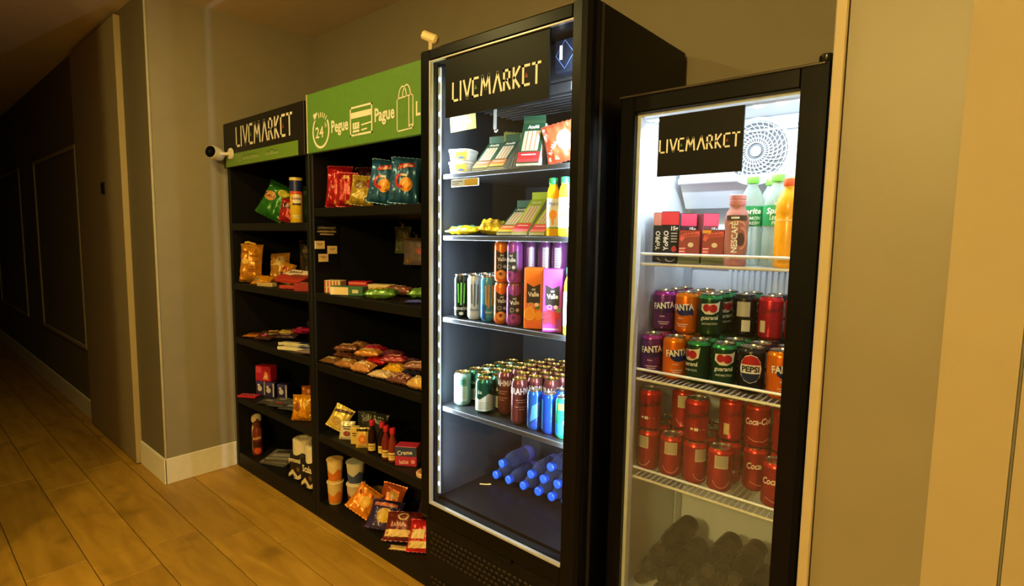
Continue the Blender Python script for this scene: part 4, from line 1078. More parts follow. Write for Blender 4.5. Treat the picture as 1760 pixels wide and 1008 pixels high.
sandwich(-1.252, 1.465, zB, 'dark green sandwich wedge with orange band on the second cooler shelf', DG, (232, 130, 60), (222, 200, 70), .060, .16, .100, -.1)
LG = (164, 190, 44)
sandwich(-1.182, 1.462, zB, 'lime green sandwich wedge with pink band, leaning beside dark green one', LG, (222, 60, 96), (236, 130, 150), .060, .16, .125, -.1)
sandwich(-1.112, 1.466, zB, 'lime green sandwich wedge with pink band next to the juice bottles', LG, (224, 80, 104), (238, 140, 156), .056, .16, .110, -.1)
# tubs, bags and cards on the two upper levels
def tub(x, y, z, lb):
    t = thing('cheese_tub', lb, 'tub', (x, y, z), .35, 'white tubs')
    part('cup', MB().lathe([(.036, 0), (.040, .003), (.0435, .034), (.0435, .036)], 32, True, True, .35), M((236, 238, 236), .35), t, True)
    part('lid', MB().lathe([(.0455, .034), (.0460, .036), (.0460, .041), (.044, .043)], 32, True, True, .35), M((240, 242, 242), .3), t, True)
    decal(t, flat_map(-.0425), 'yellow_label', (226, 190, 60), rect2(-.012, .006, .034, .032, 2, 1), .0018); decal(t, flat_map(-.0425), 'blue_mark', (70, 110, 170), poly2([(-.008, .008), (.03, .010), (.01, .018)]), .0026)
    return t
tub(-1.478, 1.425, zA, 'white tub with yellow label, lower of the stack under hanging card')
tub(-1.478, 1.425, zA + .0435, 'white tub with yellow label, upper of the stack of two')
bag('cheese_bread_bag', 'yellow green bag standing behind the sandwich wedges on top shelf', (-1.40, 1.600, zA), (-.12, .1, .5), .10, .165, .03, (190, 182, 80), [('clear_window', (206, 206, 176), rect2(-.035, .02, .035, .075, 6, 4))], seed=2)
bag('orange_snack_bag', 'orange and white snack bag at right end of the top cooler shelf', (-1.03, 1.430, zA), (-.25, -.25, .5), .105, .13, .045, (226, 96, 60), [('pale_picture', (236, 220, 190), ell2(.018, .06, .028, .034)), ('lettering', WHT, scrawl2(5, .018, -.026, .045, .9), .002)], seed=4)
t = thing('price_card', 'yellow and white price card hanging behind the cooler sign', 'price card', (-1.462, 1.408, 1.785), (0, math.radians(-4), .2))
part('card', MB().bbox(-.055, -.0012, 0, .055, .0012, .215, .0004), M((222, 206, 60), .5, 0, .04), t)
decal(t, flat_map(-.0012), 'white_field', (230, 234, 238), rect2(-.044, .03, .004, .09, 2, 2)); decal(t, flat_map(-.0012), 'grey_print', (170, 176, 184), join2(rect2(-.018, .036, .002, .086, 2, 2), rect2(.016, .022, .036, .034, 2, 1)), .0010)
part('clip', MB().bbox(-.012, -.004, .205, .012, .008, .222, .002), M((60, 62, 66), .4), t)
t = thing('hook_tag', 'small white plastic hook hanging above the yellow green bag', 'hook', (-1.365, 1.470, 1.775), .4)
part('shaft', MB().bbox(-.006, -.002, .012, .006, .002, .083, .001), M((206, 214, 224), .35), t)
part('hook', MB().tube([(0, 0, .014), (.001, -.004, .004), (.008, -.010, .0), (.015, -.012, .008)], .0028, 6), M((240, 244, 250), .3), t, True)
bag('yellow_snack_bag', 'yellow snack bag with teal patches lying at left of second cooler shelf', (-1.452, 1.385, zB), (FLAT + .1, 0, .30), .125, .095, .034, (238, 204, 30), [('teal_patch', (60, 160, 160), rect2(-.045, .02, -.012, .042, 4, 2)), ('teal_patch', (60, 160, 160), rect2(.018, .03, .042, .055, 4, 2)), ('red_print', (206, 90, 40), rect2(-.030, .055, .0, .066, 4, 1))], seed=6)
bag('yellow_snack_bag', 'crumpled yellow bag between the teal patch bag and sandwich wedges', (-1.352, 1.440, zB), (FLAT + .35, .1, .6), .10, .085, .05, (222, 186, 40), [('gold_patch', (206, 160, 60), rect2(-.02, .02, .03, .05, 4, 2))], seed=7)

# ================================================================== GOODS ON THE FIRST RACK
s1, s2, s3, s4, s5 = [z + .0006 for z in S]
def R(*a): return tuple(math.radians(v) for v in a)
# top shelf
bag('snack_bag', 'green crisp bag leaning on the top shelf of the first rack', (-3.09, 1.455, s1), R(-14, 24, 32), .17, .20, .07, (44, 112, 36),
    [('picture', (216, 150, 70), ell2(-.030, .115, .040, .028), .0016), ('lettering', (120, 40, 30), scrawl2(5, .030, -.030, .115, 0, 1, .02), .0026), ('yellow_patch', (206, 190, 60), ell2(.035, .155, .034, .022), .0016)], seed=11, group='snack bags on the first rack')
bag('snack_bag', 'dark green foil bag standing behind the green crisp bag', (-3.0, 1.66, s1), R(-6, 4, 30), .16, .21, .06, (40, 62, 36), [('pale_band', (90, 100, 70), rect2(-.06, .16, .06, .18))], seed=12, group='snack bags on the first rack')
bag('snack_bag', 'small red bag between green crisp bag and yellow tube', (-2.885, 1.455, s1), R(-8, 8, 34), .085, .125, .04, (168, 32, 36), [('dark_field', (70, 20, 24), rect2(-.03, .07, .03, .1, 4, 2)), ('lettering', (230, 200, 180), scrawl2(3, .022, 0, .085, .3), .002)], seed=13, group='snack bags on the first rack')
t = thing('crisp_tube', 'tall yellow crisp tube with navy top beside rack partition', 'tube', (-2.795, 1.475, s1), front_angle(-2.795, 1.475))
part('tube', MB().lathe([(.032, 0), (.0335, .002), (.0335, .225), (.032, .227)], 28), M((232, 186, 34), .4), t, True)
part('lid', MB().lathe([(.0345, .224), (.035, .226), (.035, .236), (.033, .238)], 28), M((236, 214, 130), .3), t, True)
part('top_band', MB().lathe([(.0337, .165), (.0338, .222)], 28, False, False), M((28, 40, 96), .4), t, True)
part('orange_band', MB().lathe([(.0338, .150), (.0339, .166)], 28, False, False), M((214, 80, 50), .4), t, True)
mp = cyl_map(.0335)
decal(t, mp, 'white_badge', (240, 228, 206), ell2(0, .125, .024, .026), .0008); decal(t, mp, 'lettering', (150, 40, 30), scrawl2(5, .018, 0, .128), .0014); decal(t, mp, 'dark_print', (60, 40, 30), rect2(-.022, .094, .022, .104, 4, 1), .0012); decal(t, mp, 'small_print', WHT, stroke2([[(-.02, .04), (.02, .04)], [(-.02, .03), (.02, .03)]], .003), .0012)
# second shelf
AMB = (214, 142, 34)
bag('bread_bag', 'tall amber bag with twisted tie at left end of second shelf', (-3.262, 1.425, s2), R(-3, 3, 42), .13, .22, .085, AMB, [('pale_patch', (236, 190, 90), ell2(-.02, .12, .03, .016), .002), ('brown_print', (150, 90, 30), join2(rect2(.005, .15, .05, .158, 4, 1), rect2(.01, .12, .05, .125, 4, 1), rect2(.01, .09, .05, .095, 4, 1)), .002), ('brown_patch', (170, 100, 30), rect2(.0, .06, .05, .082, 4, 2), .002), ('lettering', (130, 70, 24), scrawl2(7, .018, -.028, .175, 0, .9, .02), .002)], seed=21, rough=.25, group='amber bags on the second shelf')
t = thing('bag_tie', 'curled plastic tie lying on top of the tall amber bag', 'tie', (-3.262, 1.43, s2 + .2265), .7)
part('strip', MB().tube([(-.03, 0, .008), (-.012, 0, .012), (.008, .004, .006), (.03, .006, .001)], .006, 6), M((236, 190, 100), .4), t, True)
bag('bread_bag', 'amber bag with clear window right of the tall amber bag', (-3.145, 1.545, s2), R(-10, -4, 30), .125, .17, .07, (196, 136, 48), [('clear_patch', (206, 176, 120), ell2(.02, .12, .03, .03), .002), ('pale_line', (240, 206, 120), stroke2([[(-.045, .10), (.02, .105)], [(.02, .105), (.025, .06)]], .006), .0024)], seed=22, group='amber bags on the second shelf')
bag('snack_bag', 'small bright orange pack lying in front of the amber bags', (-3.09, 1.40, s2), R(-62, 0, 36), .11, .075, .035, (236, 156, 24), [('grey_patch', (130, 120, 90), rect2(-.045, .01, -.015, .04, 4, 2))], seed=23, group='amber bags on the second shelf')
bag('snack_bag', 'small amber pack leaning near the flat red boxes', (-3.02, 1.50, s2), R(-18, 14, 34), .085, .115, .05, (206, 138, 34), [('red_spot', (170, 60, 40), ell2(-.01, .08, .016, .012), .002), ('dark_spot', (70, 50, 40), ell2(-.012, .045, .014, .014), .002)], seed=24, group='amber bags on the second shelf')
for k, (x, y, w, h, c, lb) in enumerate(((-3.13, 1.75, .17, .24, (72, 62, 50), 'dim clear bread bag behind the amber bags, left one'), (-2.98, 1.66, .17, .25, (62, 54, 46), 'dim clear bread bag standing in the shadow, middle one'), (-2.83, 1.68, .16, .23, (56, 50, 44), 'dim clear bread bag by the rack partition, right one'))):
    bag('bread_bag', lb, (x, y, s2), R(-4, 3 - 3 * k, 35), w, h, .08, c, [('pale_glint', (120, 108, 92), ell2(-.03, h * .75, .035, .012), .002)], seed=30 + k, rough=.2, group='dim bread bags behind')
def flatbox(name, lb, loc, rot, w, d, h, col, top, group=None, cat='box', side=()):
    return carton(name, lb, loc, 0, w, d, h, col, (), side, top, group, cat, rot=rot)
flatbox('sweets_box', 'red and white sweets box tilted up on another box, second shelf', (-2.80, 1.462, s2 + .052), R(20, 4, 22), .17, .13, .020, (186, 60, 46), [('white_field', (240, 216, 190), poly2([(-.08, .0), (-.06, .06), (.075, .06), (.08, .02), (.0, -.015)])), ('lettering', (110, 44, 34), scrawl2(5, .032, -.015, .032, .15, 1, .02), .0014), ('brown_patch', (150, 64, 40), ell2(.03, -.012, .05, .022), .001)], 'flat red sweets boxes')
flatbox('sweets_box', 'red and white sweets box lying under the tilted one, second shelf', (-2.78, 1.47, s2), R(0, 0, 26), .16, .12, .018, (190, 70, 56), [('white_field', (236, 216, 196), rect2(-.07, -.02, .07, .05, 3, 2))], 'flat red sweets boxes')
flatbox('sweets_box', 'small dark red box cut off by the rack partition, second shelf', (-2.625, 1.43, s2), R(0, 0, 35), .09, .10, .040, (150, 44, 40), [('white_ring', (240, 224, 206), ring2(0, 0, .03, .03, .008))], 'flat red sweets boxes', side=[('white_ring', (240, 224, 206), ring2(0, .02, .014, .014, .004))])
flatbox('biscuit_pack', 'low pale pack lying at the front edge before the amber bags', (-2.985, 1.392, s2), R(0, 0, 14), .12, .035, .022, (200, 170, 120), [('red_print', (170, 60, 50), rect2(-.05, -.01, -.01, .01, 2, 1))], 'small packs at the shelf edge', 'pack')
# third shelf: flat bars
pileS = {}; pileG = {}
bars3 = [(-3.235, 1.44, 35, .15, .075, .020, (206, 120, 40), 'amber flow-pack bar at the left end of the third shelf', ((150, 60, 30), .5)), (-3.15, 1.50, 60, .14, .06, .022, (96, 58, 34), 'brown bar lying behind the amber flow-pack', ((200, 150, 60), .4)),
         (-3.09, 1.42, 20, .12, .05, .022, (84, 50, 40), 'dark brown bar with pink end near shelf edge', ((214, 70, 130), .3)), (-3.06, 1.55, 70, .12, .06, .028, (206, 170, 80), 'gold wrapped bar standing out behind the brown bars', ((120, 90, 40), .3)),
         (-2.98, 1.49, 40, .13, .055, .024, (74, 46, 48), 'dark plum bar left of the magenta packs', ((160, 130, 120), .4)), (-2.965, 1.58, 15, .13, .055, .030, (214, 40, 110), 'magenta bar, left of two at the middle of third shelf', ((250, 120, 170), .4)),
         (-2.86, 1.56, 25, .12, .055, .028, (196, 34, 100), 'magenta bar, right of two beside white sticks', ((80, 30, 60), .4))]
for k, (x, y, a, L, W_, tt, c, lb, (dc, df)) in enumerate(bars3):
    bar('chocolate_bar', lb, (x, y, s3), math.radians(a), L, W_, tt, c, [('print_band', dc, rect2(-L * df / 2, W_ * .3, L * df / 2, W_ * .7, 6, 2), .0012)], 'bars on the third shelf', seed=40 + k, tilt=.06 + .12 * (k % 3), pile=pileS)
for k, (x, y, a) in enumerate(((-2.83, 1.465, 22), (-2.72, 1.405, 20))):
    flatbox('wafer_stick', ('white and blue wafer stick pack behind the front one', 'white and blue wafer stick pack at the shelf edge')[k], (x, y, s3), R(0, 0, a), .20, .038, .018, (236, 220, 180), [('blue_end', (36, 60, 120), rect2(.03, -.018, .098, .018, 3, 1)), ('dark_start', (30, 50, 60), rect2(-.098, -.018, -.08, .018, 2, 1))], 'wafer sticks', 'wafer pack', side=[('blue_side', (30, 50, 90), rect2(-.018, .001, .018, .017, 2, 1))])
flatbox('wafer_stick', 'grey and blue wafer pack between the magenta bar and partition', (-2.66, 1.475, s3), R(0, 0, 24), .17, .045, .018, (120, 136, 150), [('pale_print', (200, 210, 210), rect2(-.05, -.01, .05, .012, 3, 1))], 'wafer sticks', 'wafer pack')
bar('chocolate_bar', 'grey pink bar at the front right corner of third shelf', (-2.575, 1.415, s3), math.radians(24), .15, .055, .024, (142, 120, 126), [('print_band', (206, 180, 180), rect2(-.04, .018, .04, .036, 6, 2), .0012)], 'bars on the third shelf', seed=50)
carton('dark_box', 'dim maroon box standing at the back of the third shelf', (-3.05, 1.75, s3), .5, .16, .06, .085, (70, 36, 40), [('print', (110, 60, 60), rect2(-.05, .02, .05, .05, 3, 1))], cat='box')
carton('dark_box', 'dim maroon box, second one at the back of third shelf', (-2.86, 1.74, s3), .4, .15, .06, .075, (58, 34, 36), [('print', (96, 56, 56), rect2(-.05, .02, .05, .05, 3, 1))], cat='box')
# fourth shelf
for k, (x, y, lb) in enumerate(((-3.255, 1.475, 'purple carton under the red box, left one'), (-3.175, 1.490, 'purple carton in front row, middle one with pale stripe'), (-3.09, 1.525, 'purple carton at the right of the row'))):
    carton('drink_carton', lb, (x, y, s4), .62, .062, .045, .092, (52, 40, 84), [('pale_stripe', (206, 200, 196), rect2(.020, .006, .028, .088, 1, 1)), ('white_blob', (214, 206, 210), join2(ell2(-.006, .045, .014, .016), ell2(-.012, .066, .009, .008))), ('blue_top', (70, 60, 140), rect2(-.030, .074, .018, .090, 2, 1))], group='purple cartons')
carton('tea_box', 'red box with orange mark standing on the purple cartons', (-3.232, 1.487, s4 + .0925), .45, .105, .06, .092, (190, 34, 64), [('orange_mark', (236, 160, 90), poly2([(.0, .012), (.040, .012), (.034, .05), (.018, .062)])), ('lettering', WHT, text2('4', .03, .02, .03), .0012), ('pink_field', (214, 70, 100), rect2(-.045, .05, -.01, .085, 2, 2))], cat='box')
flatbox('gum_pack', 'flat red and pink pack at the left edge of fourth shelf', (-3.275, 1.400, s4), R(0, 0, 30), .12, .055, .012, (196, 40, 60), [('white_zigzag', (236, 190, 190), stroke2([[(-.045, -.01), (-.02, .012), (.0, -.008), (.025, .012), (.045, -.01)]], .006))], cat='pack')
for k, (x, y, a, c, lb) in enumerate(((-3.06, 1.425, 25, (70, 70, 66), 'flat grey sachet at the edge of the fourth shelf, left'), (-2.98, 1.465, 30, (92, 92, 86), 'flat grey sachet behind the left grey sachet'), (-2.92, 1.412, 22, (84, 84, 80), 'flat grey sachet with pink mark at the shelf edge'), (-2.84, 1.47, 28, (100, 98, 94), 'flat pale grey sachet right of the pink mark'), (-2.78, 1.41, 24, (76, 76, 76), 'flat dark sachet beside the amber sweets bags'), (-2.90, 1.54, 30, (66, 66, 62), 'flat dark grey sachet at the back of the sachets'))):
    bar('sachet', lb, (x, y, s4), math.radians(a), .13, .07, .014, c, [('print_band', (206, 60, 90) if k == 2 else (150, 150, 144), rect2(-.025, .026, .025, .042, 4, 1), .0012), ('small_print', (170, 170, 166), stroke2([[(-.04, .052), (.04, .052)]], .004), .0012)], 'grey sachets on the fourth shelf', 'sachet', seed=60 + k, tilt=.1, pile=pileG)
bag('sweets_bag', 'amber sweets bag in front at right end of fourth shelf', (-2.645, 1.398, s4), R(-12, 0, 38), .115, .13, .06, (226, 150, 24), [('brown_spot', (150, 80, 24), ell2(-.02, .07, .02, .024), .002), ('pale_spot', (246, 196, 90), ell2(.025, .09, .016, .02), .002)], seed=71, group='amber sweets bags')
bag('sweets_bag', 'brown orange sweets bag behind the front amber one', (-2.69, 1.475, s4), R(-16, -6, 34), .12, .15, .05, (176, 96, 34), [('brown_spot', (110, 60, 30), ell2(.0, .09, .03, .02), .002)], seed=72, group='amber sweets bags')
bag('sweets_bag', 'silver white sweets bag at the back of amber bags', (-2.575, 1.50, s4), R(-8, 0, 34), .09, .16, .05, (170, 160, 150), [('white_spot', (240, 236, 226), ell2(.0, .11, .02, .02), .002)], seed=73, group='amber sweets bags')
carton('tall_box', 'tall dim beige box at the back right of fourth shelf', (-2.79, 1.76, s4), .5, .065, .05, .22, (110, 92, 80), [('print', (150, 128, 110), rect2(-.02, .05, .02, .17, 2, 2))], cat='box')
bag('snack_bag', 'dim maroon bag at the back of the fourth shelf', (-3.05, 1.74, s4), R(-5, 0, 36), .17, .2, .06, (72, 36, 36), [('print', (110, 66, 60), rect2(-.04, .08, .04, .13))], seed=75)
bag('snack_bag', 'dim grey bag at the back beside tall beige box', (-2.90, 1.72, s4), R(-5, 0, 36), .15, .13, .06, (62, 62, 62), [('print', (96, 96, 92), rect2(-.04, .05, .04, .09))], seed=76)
# bottom shelf
bp_ = [(.026, 0), (.029, .003), (.029, .06), (.026, .075), (.029, .09), (.029, .135), (.026, .152), (.020, .165), (.020, .175)]
bottle('sauce_bottle', 'white sauce bottle with rounded cap at the back left of bottom shelf', (-3.309, 1.455, s5), .9, bp_, M((226, 196, 150), .4), [(.024, .172), (.029, .180), (.031, .195), (.028, .212), (.016, .222), (.004, .225)], (232, 210, 170),
       [('dark_label', (50, 34, 30), rect2(-.024, .05, .024, .10), .0012), ('print', (226, 200, 160), stroke2([[(-.014, .08), (.014, .08)], [(-.014, .07), (.014, .07)]], .005), .0018)], cyl_map(.029), 'sauce bottles')
bottle('sauce_bottle', 'brown ketchup bottle in front of the white sauce bottle', (-3.240, 1.428, s5), .95, bp_, M((120, 44, 26), .3), [(.022, .172), (.024, .176), (.022, .196), (.008, .204), (.006, .214)], (96, 40, 28),
       [('dark_label', (64, 24, 24), rect2(-.034, .05, .034, .085), .0012), ('lettering', (236, 190, 140), scrawl2(5, .022, 0, .105, .1, .9, .02), .0012), ('tomato', (216, 84, 34), ell2(.004, .028, .022, .018), .0012)], cyl_map(.029), 'sauce bottles')
for k in range(4):
    flatbox('napkin_pack', 'flat grey printed pack, %s of the pile on the bottom shelf' % ('lowest', 'second', 'third', 'topmost')[k], (-3.04 + .012 * k, 1.46 + .006 * k, s5 + .0125 * k), R(0, 0, 22 + 5 * k), .17, .13, .012, ((96, 92, 88), (120, 110, 104), (84, 84, 84), (130, 122, 116))[k], [('print', (176, 166, 156), rect2(-.06, -.04, .06, -.01, 3, 1)), ('print', (70, 66, 70), rect2(-.06, .01, .03, .04, 3, 1))], 'pile of flat packs', 'pack', side=[('white_edge', (196, 184, 170), rect2(-.06, .003, .06, .009, 2, 1))])
def paper_roll_pack(lb, x, y, rz, word, dark, size):
    t = thing('toilet_paper_pack', lb, 'toilet paper', (x, y, s5), rz, 'toilet paper packs')
    for j in range(2):
        for k in range(2):
            part('roll', MB().lathe([(.048, .004), (.0545, .008), (.0545, .106), (.048, .11), (.020, .11), (.018, .106)], 22, True, True), M((236, 222, 190), .7, 0, .04), t, True, loc=(0, -.055 + .11 * k, .1125 * j))
    w = .0575
    part('film', MB().bbox(-w, -.1125, .001, w, .1125, .155, .018), M(dark, .3, 0, .08), t)
    mp = flat_map(-.1125)
    for m2, ww in ((mp, w), (side_map(w), .095)):
        decal(t, m2, 'lettering', (250, 236, 200), text2(word, size, 0, .112, .06, .8, .03), .001)
        decal(t, m2, 'pale_wave', (236, 216, 170), poly2([(-ww * .9, .03), (-ww * .3, .062), (ww * .4, .03), (ww * .9, .05), (ww * .9, .025), (ww * .3, .010), (-ww * .3, .036), (-ww * .9, .012)]), .001)
        decal(t, m2, 'brown_spot', (120, 80, 50), ell2(ww * .5, .070, .014, .013), .0014)
    return t
paper_roll_pack('white toilet paper pack with black film band, left of two', -2.745, 1.505, .15, 'personal', (44, 38, 36), .036)
paper_roll_pack('toilet paper pack with dark film and large gold lettering by the partition', -2.588, 1.495, .08, 'Scala', (34, 30, 40), .050)

# ================================================================== GOODS ON THE SECOND RACK
p1, p2, p3, p4, p5 = [z + .0006 for z in P]
bag('snack_bag', 'large red crisp bag at left end of the green-sign rack top shelf', (-2.352, 1.445, p1), R(-6, 2, 36), .125, .195, .06, (176, 24, 32), [('pale_stripe', (226, 190, 170), stroke2([[(-.04, .03), (-.025, .15)]], .006), .002), ('lettering', (230, 120, 90), scrawl2(6, .022, .008, .10, .3), .002), ('yellow_tip', (226, 180, 60), poly2([(-.01, .012), (.01, .014), (.0, .028)]), .002)], seed=81, group='snack bags under the green sign')
bag('snack_bag', 'narrow red bag with gold top mark beside the large red one', (-2.248, 1.425, p1), R(-4, 2, 42), .095, .155, .05, (170, 32, 34), [('gold_mark', (216, 170, 90), rect2(-.014, .125, .014, .142, 3, 1), .002), ('pale_stripe', (220, 90, 70), stroke2([[(-.02, .03), (.02, .11)]], .01), .002), ('yellow_tip', (226, 190, 70), poly2([(.0, .012), (.03, .014), (.01, .03)]), .002)], seed=82, group='snack bags under the green sign')
bag('snack_bag', 'gold brown crumpled snack bag in the middle of the row', (-2.155, 1.44, p1), R(-10, 6, 38), .115, .135, .055, (176, 146, 50), [('red_patch', (150, 50, 50), ell2(.034, .10, .016, .024), .002), ('brown_patch', (120, 90, 40), ell2(-.01, .09, .03, .02), .002), ('pale_patch', (216, 190, 110), ell2(.0, .04, .035, .016), .002)], seed=83, group='snack bags under the green sign')
for k, (x, lb) in enumerate(((-2.00, 'blue snack bag with yellow corner flash, left of the two'), (-1.845, 'blue snack bag with red wordmark at top, nearest the cooler'))):
    bag('snack_bag', lb, (x, 1.435, p1), R(-7, 8 - 4 * k, 40), .13, .19, .06, (42, 92, 138), [('wordmark_patch', (206, 60, 60), poly2([(-.03, .135), (.04, .150), (.042, .170), (-.02, .158)]), .002), ('lettering', (245, 220, 200), text2('ruffles', .02, .008, .152, .2, 1, .02), .003), ('orange_disc', (240, 160, 40), ell2(.012, .075, .028, .030), .002), ('red_swirl', (196, 40, 50), ring2(-.012, .088, .026, .03, .012, 90, 300, 12), .003), ('white_flash', (236, 226, 220), rect2(-.015, .108, .015, .117, 4, 1), .003)] + ([('yellow_flash', (232, 190, 70), poly2([(.045, .155), (.060, .160), (.056, .182), (.048, .182)]), .002)] if k == 0 else []), seed=84 + k, group='snack bags under the green sign')
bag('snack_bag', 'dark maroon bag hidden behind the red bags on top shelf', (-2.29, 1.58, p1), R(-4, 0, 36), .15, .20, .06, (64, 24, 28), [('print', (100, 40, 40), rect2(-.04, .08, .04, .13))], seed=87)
# second shelf
carton('tea_box', 'beige and red striped box at left of the shelf below crisps', (-2.362, 1.432, p2), .55, .085, .06, .030, (222, 200, 160), [('stripe', (190, 60, 50), rect2(-.04 + .016 * k, .002, -.034 + .016 * k, .028, 1, 1)) for k in range(5)], group='flat tea boxes', cat='box')
carton('tea_box', 'beige and red striped box stacked on the first one', (-2.362, 1.432, p2 + .0306), .50, .085, .06, .030, (216, 194, 150), [('stripe', (190, 60, 50), rect2(-.04 + .016 * k, .002, -.034 + .016 * k, .028, 1, 1)) for k in range(5)], group='flat tea boxes', cat='box')
carton('tea_box', 'plain red box beside the striped stack', (-2.30, 1.53, p2), .5, .10, .06, .055, (186, 34, 40), [('pale_line', (226, 120, 100), rect2(-.045, .042, .045, .050, 3, 1))], cat='box')
carton('tea_box', 'teal and cream box lying at the shelf edge', (-2.225, 1.420, p2), .50, .165, .055, .042, (64, 110, 80), [('cream_field', (236, 210, 160), rect2(-.08, .003, .010, .038, 3, 1)), ('print', (220, 210, 170), rect2(.03, .012, .06, .028, 2, 1), .0012)], side=[('dark_mark', (34, 66, 50), rect2(-.02, .01, .02, .03, 2, 1))], cat='box')
carton('tea_box', 'cream box lying behind the teal and cream one', (-2.17, 1.560, p2), .4, .12, .06, .046, (226, 200, 150), [('print', (160, 120, 80), rect2(-.04, .014, .04, .03, 3, 1))], cat='box')
bar('biscuit_roll', 'brown and white biscuit roll lying behind the green pack', (-2.035, 1.560, p2), math.radians(20), .15, .06, .05, (132, 76, 62), [('white_patch', (236, 226, 206), rect2(-.02, .02, .02, .05, 4, 2), .0014)], cat='biscuit pack', seed=90)
bar('biscuit_pack', 'green flow-pack with yellow print lying at the shelf edge', (-1.985, 1.430, p2), math.radians(34), .15, .085, .05, (96, 140, 54), [('yellow_print', (226, 180, 50), rect2(-.045, .02, .03, .05, 6, 2), .0014), ('orange_print', (214, 120, 40), rect2(-.02, .028, .02, .042, 4, 1), .0024)], group='green biscuit packs', cat='biscuit pack', seed=91)
bar('biscuit_pack', 'green flow-pack lying behind the yellow printed green one', (-1.875, 1.575, p2), math.radians(40), .15, .085, .05, (104, 150, 64), [('pale_print', (200, 216, 150), rect2(-.03, .03, .03, .055, 6, 2), .0014)], group='green biscuit packs', cat='biscuit pack', seed=92)
bar('sachet', 'violet blue sachet lying alone near the cooler', (-1.775, 1.440, p2), math.radians(45), .085, .04, .012, (96, 100, 214), [('pale_print', (150, 150, 236), rect2(-.02, .012, .02, .028, 4, 1), .001)], cat='sachet', seed=93)
# packs hanging at the back
for k, (x, z, w, h, c, lb) in enumerate(((-2.315, 1.318, .095, .135, (104, 108, 80), 'grey green pack hanging on a hook inside the rack'), (-2.205, 1.262, .15, .135, (128, 112, 114), 'pinkish clear pack hanging below the hooks inside the rack'))):
    o = bag('hanging_pack', lb, (x, 1.800, z), R(0, 0, 24), w, h, .022, c, [('round_mark', (70, 74, 60), ring2(0, h * .45, .02, .02, .004), .002)] if k == 0 else [('pink_patch', (190, 90, 90), ell2(.02, .07, .022, .014), .002), ('tan_patch', (150, 110, 70), rect2(-.06, .01, -.02, .03, 4, 2), .002)], group='hanging packs', cat='pack', seed=95 + k, rest=False)
    o2 = part('hang_hook', MB().tube([(0, .045, h + .02), (0, .0, h + .018), (0, -.03, h + .02), (0, -.034, h + .03)], .003, 6).tube([(0, -.001, h - .006), (0, -.001, h + .018)], .006, 6), M((150, 150, 144), .4, .4), o, True)
# third shelf of bars
BR = [[((128, 86, 50), (230, 200, 150), 'thin tan bar at the front left corner of the bar shelf'), ((176, 120, 66), (230, 200, 140), 'tan bar with pale print, second along the shelf edge'), ((214, 150, 90), (250, 226, 180), 'pale orange bar, third along the shelf edge'),
       ((226, 190, 150), (250, 236, 216), 'cream bar between the pale orange and speckled packs'), ((124, 76, 70), (226, 176, 156), 'speckled brown pack at the shelf edge'), ((226, 176, 104), (246, 220, 160), 'pale gold pack nearest the cooler at the shelf edge')],
      [((112, 66, 42), (226, 190, 130), 'brown chocolate pack at the left end of the middle row of bars'), ((66, 38, 28), (90, 56, 40), 'plain dark brown pack in the middle row of bars'), ((196, 30, 40), (240, 120, 90), 'bright red bar in the middle row of bars'),
       ((236, 176, 40), (250, 220, 120), 'yellow bar right of the bright red one'), ((34, 34, 62), (60, 60, 100), 'navy bar behind the speckled pack'), ((132, 100, 104), (170, 140, 136), 'grey mauve bar behind the pale gold pack')],
      [((170, 110, 66), (220, 170, 120), 'orange brown bar in the back row of bars'), ((176, 40, 70), (220, 120, 130), 'crimson bar in the back row of bars'), ((120, 50, 72), (170, 100, 110), 'plum bar, middle of the back row of bars'),
       ((110, 60, 96), (160, 110, 140), 'purple bar in the back row of bars'), ((150, 96, 96), (200, 160, 150), 'mauve bar at the right of the back row of bars')]]
pile3 = {}
rb_ = random.Random(21)
for j, row in enumerate(BR):
    for i, (c, dc, lb) in enumerate(row):
        L, W_, tt = .122 - .004 * ((i + j) % 3), .062 - .003 * (i % 2), .030 + .010 * ((i + 2 * j) % 3)
        sp = [('print_band', dc, join2(*[ell2(-L * .4 + L * .8 * rb_.random(), W_ * (.12 + .76 * rb_.random()), .005, .004, rows=3) for _ in range(26)]), .0012)] if 'speckled' in lb else [('print_band', dc, rect2(-L * .34, W_ * .30, L * .2, W_ * .68, 6, 2), .0012), ('small_print', tuple(int(v * .6) for v in dc), stroke2([[(-L * .26, W_ * .5), (L * .12, W_ * .52)]], .006), .002)]
        bar('chocolate_bar', lb, (-2.350 + .132 * i + .006 * j, 1.402 + .072 * j, p3), math.radians(11 + rb_.uniform(-3, 3)), L, W_, tt, c, sp, 'bars on the second rack', seed=100 + 7 * j + i, tilt=.08 + .10 * ((i + j) % 3), pile=pile3)
# a few more thrown on top
for k, (x, y, a_, c, dc, lb) in enumerate(((-2.30, 1.455, 32, (120, 72, 46), (214, 176, 120), 'brown bar lying crosswise on top at the left'), (-2.105, 1.440, 28, (206, 140, 60), (246, 210, 130), 'amber bar lying on top of the pale orange bar'), (-1.955, 1.470, 36, (150, 44, 64), (226, 150, 130), 'dark red bar lying on top beside the yellow bar'), (-1.78, 1.455, 30, (140, 92, 80), (226, 190, 160), 'tan brown bar lying on top between speckled and gold packs'))):
    bar('chocolate_bar', lb, (x, y, p3), math.radians(a_), .125, .058, .034, c, [('print_band', dc, rect2(-.04, .018, .03, .04, 6, 2), .0012)], 'bars on the second rack', seed=150 + k, tilt=.05, pile=pile3)
t = thing('price_spike', 'small clear price holder standing behind the gold pack', 'price holder', (-1.645, 1.62, p3), .7)
part('stem', MB().bbox(-.006, -.002, 0, .006, .002, .09, .001), M((110, 112, 120), .3), t); part('card', MB().bbox(-.018, -.003, .075, .018, .001, .105, .001), M((176, 178, 186), .4), t)
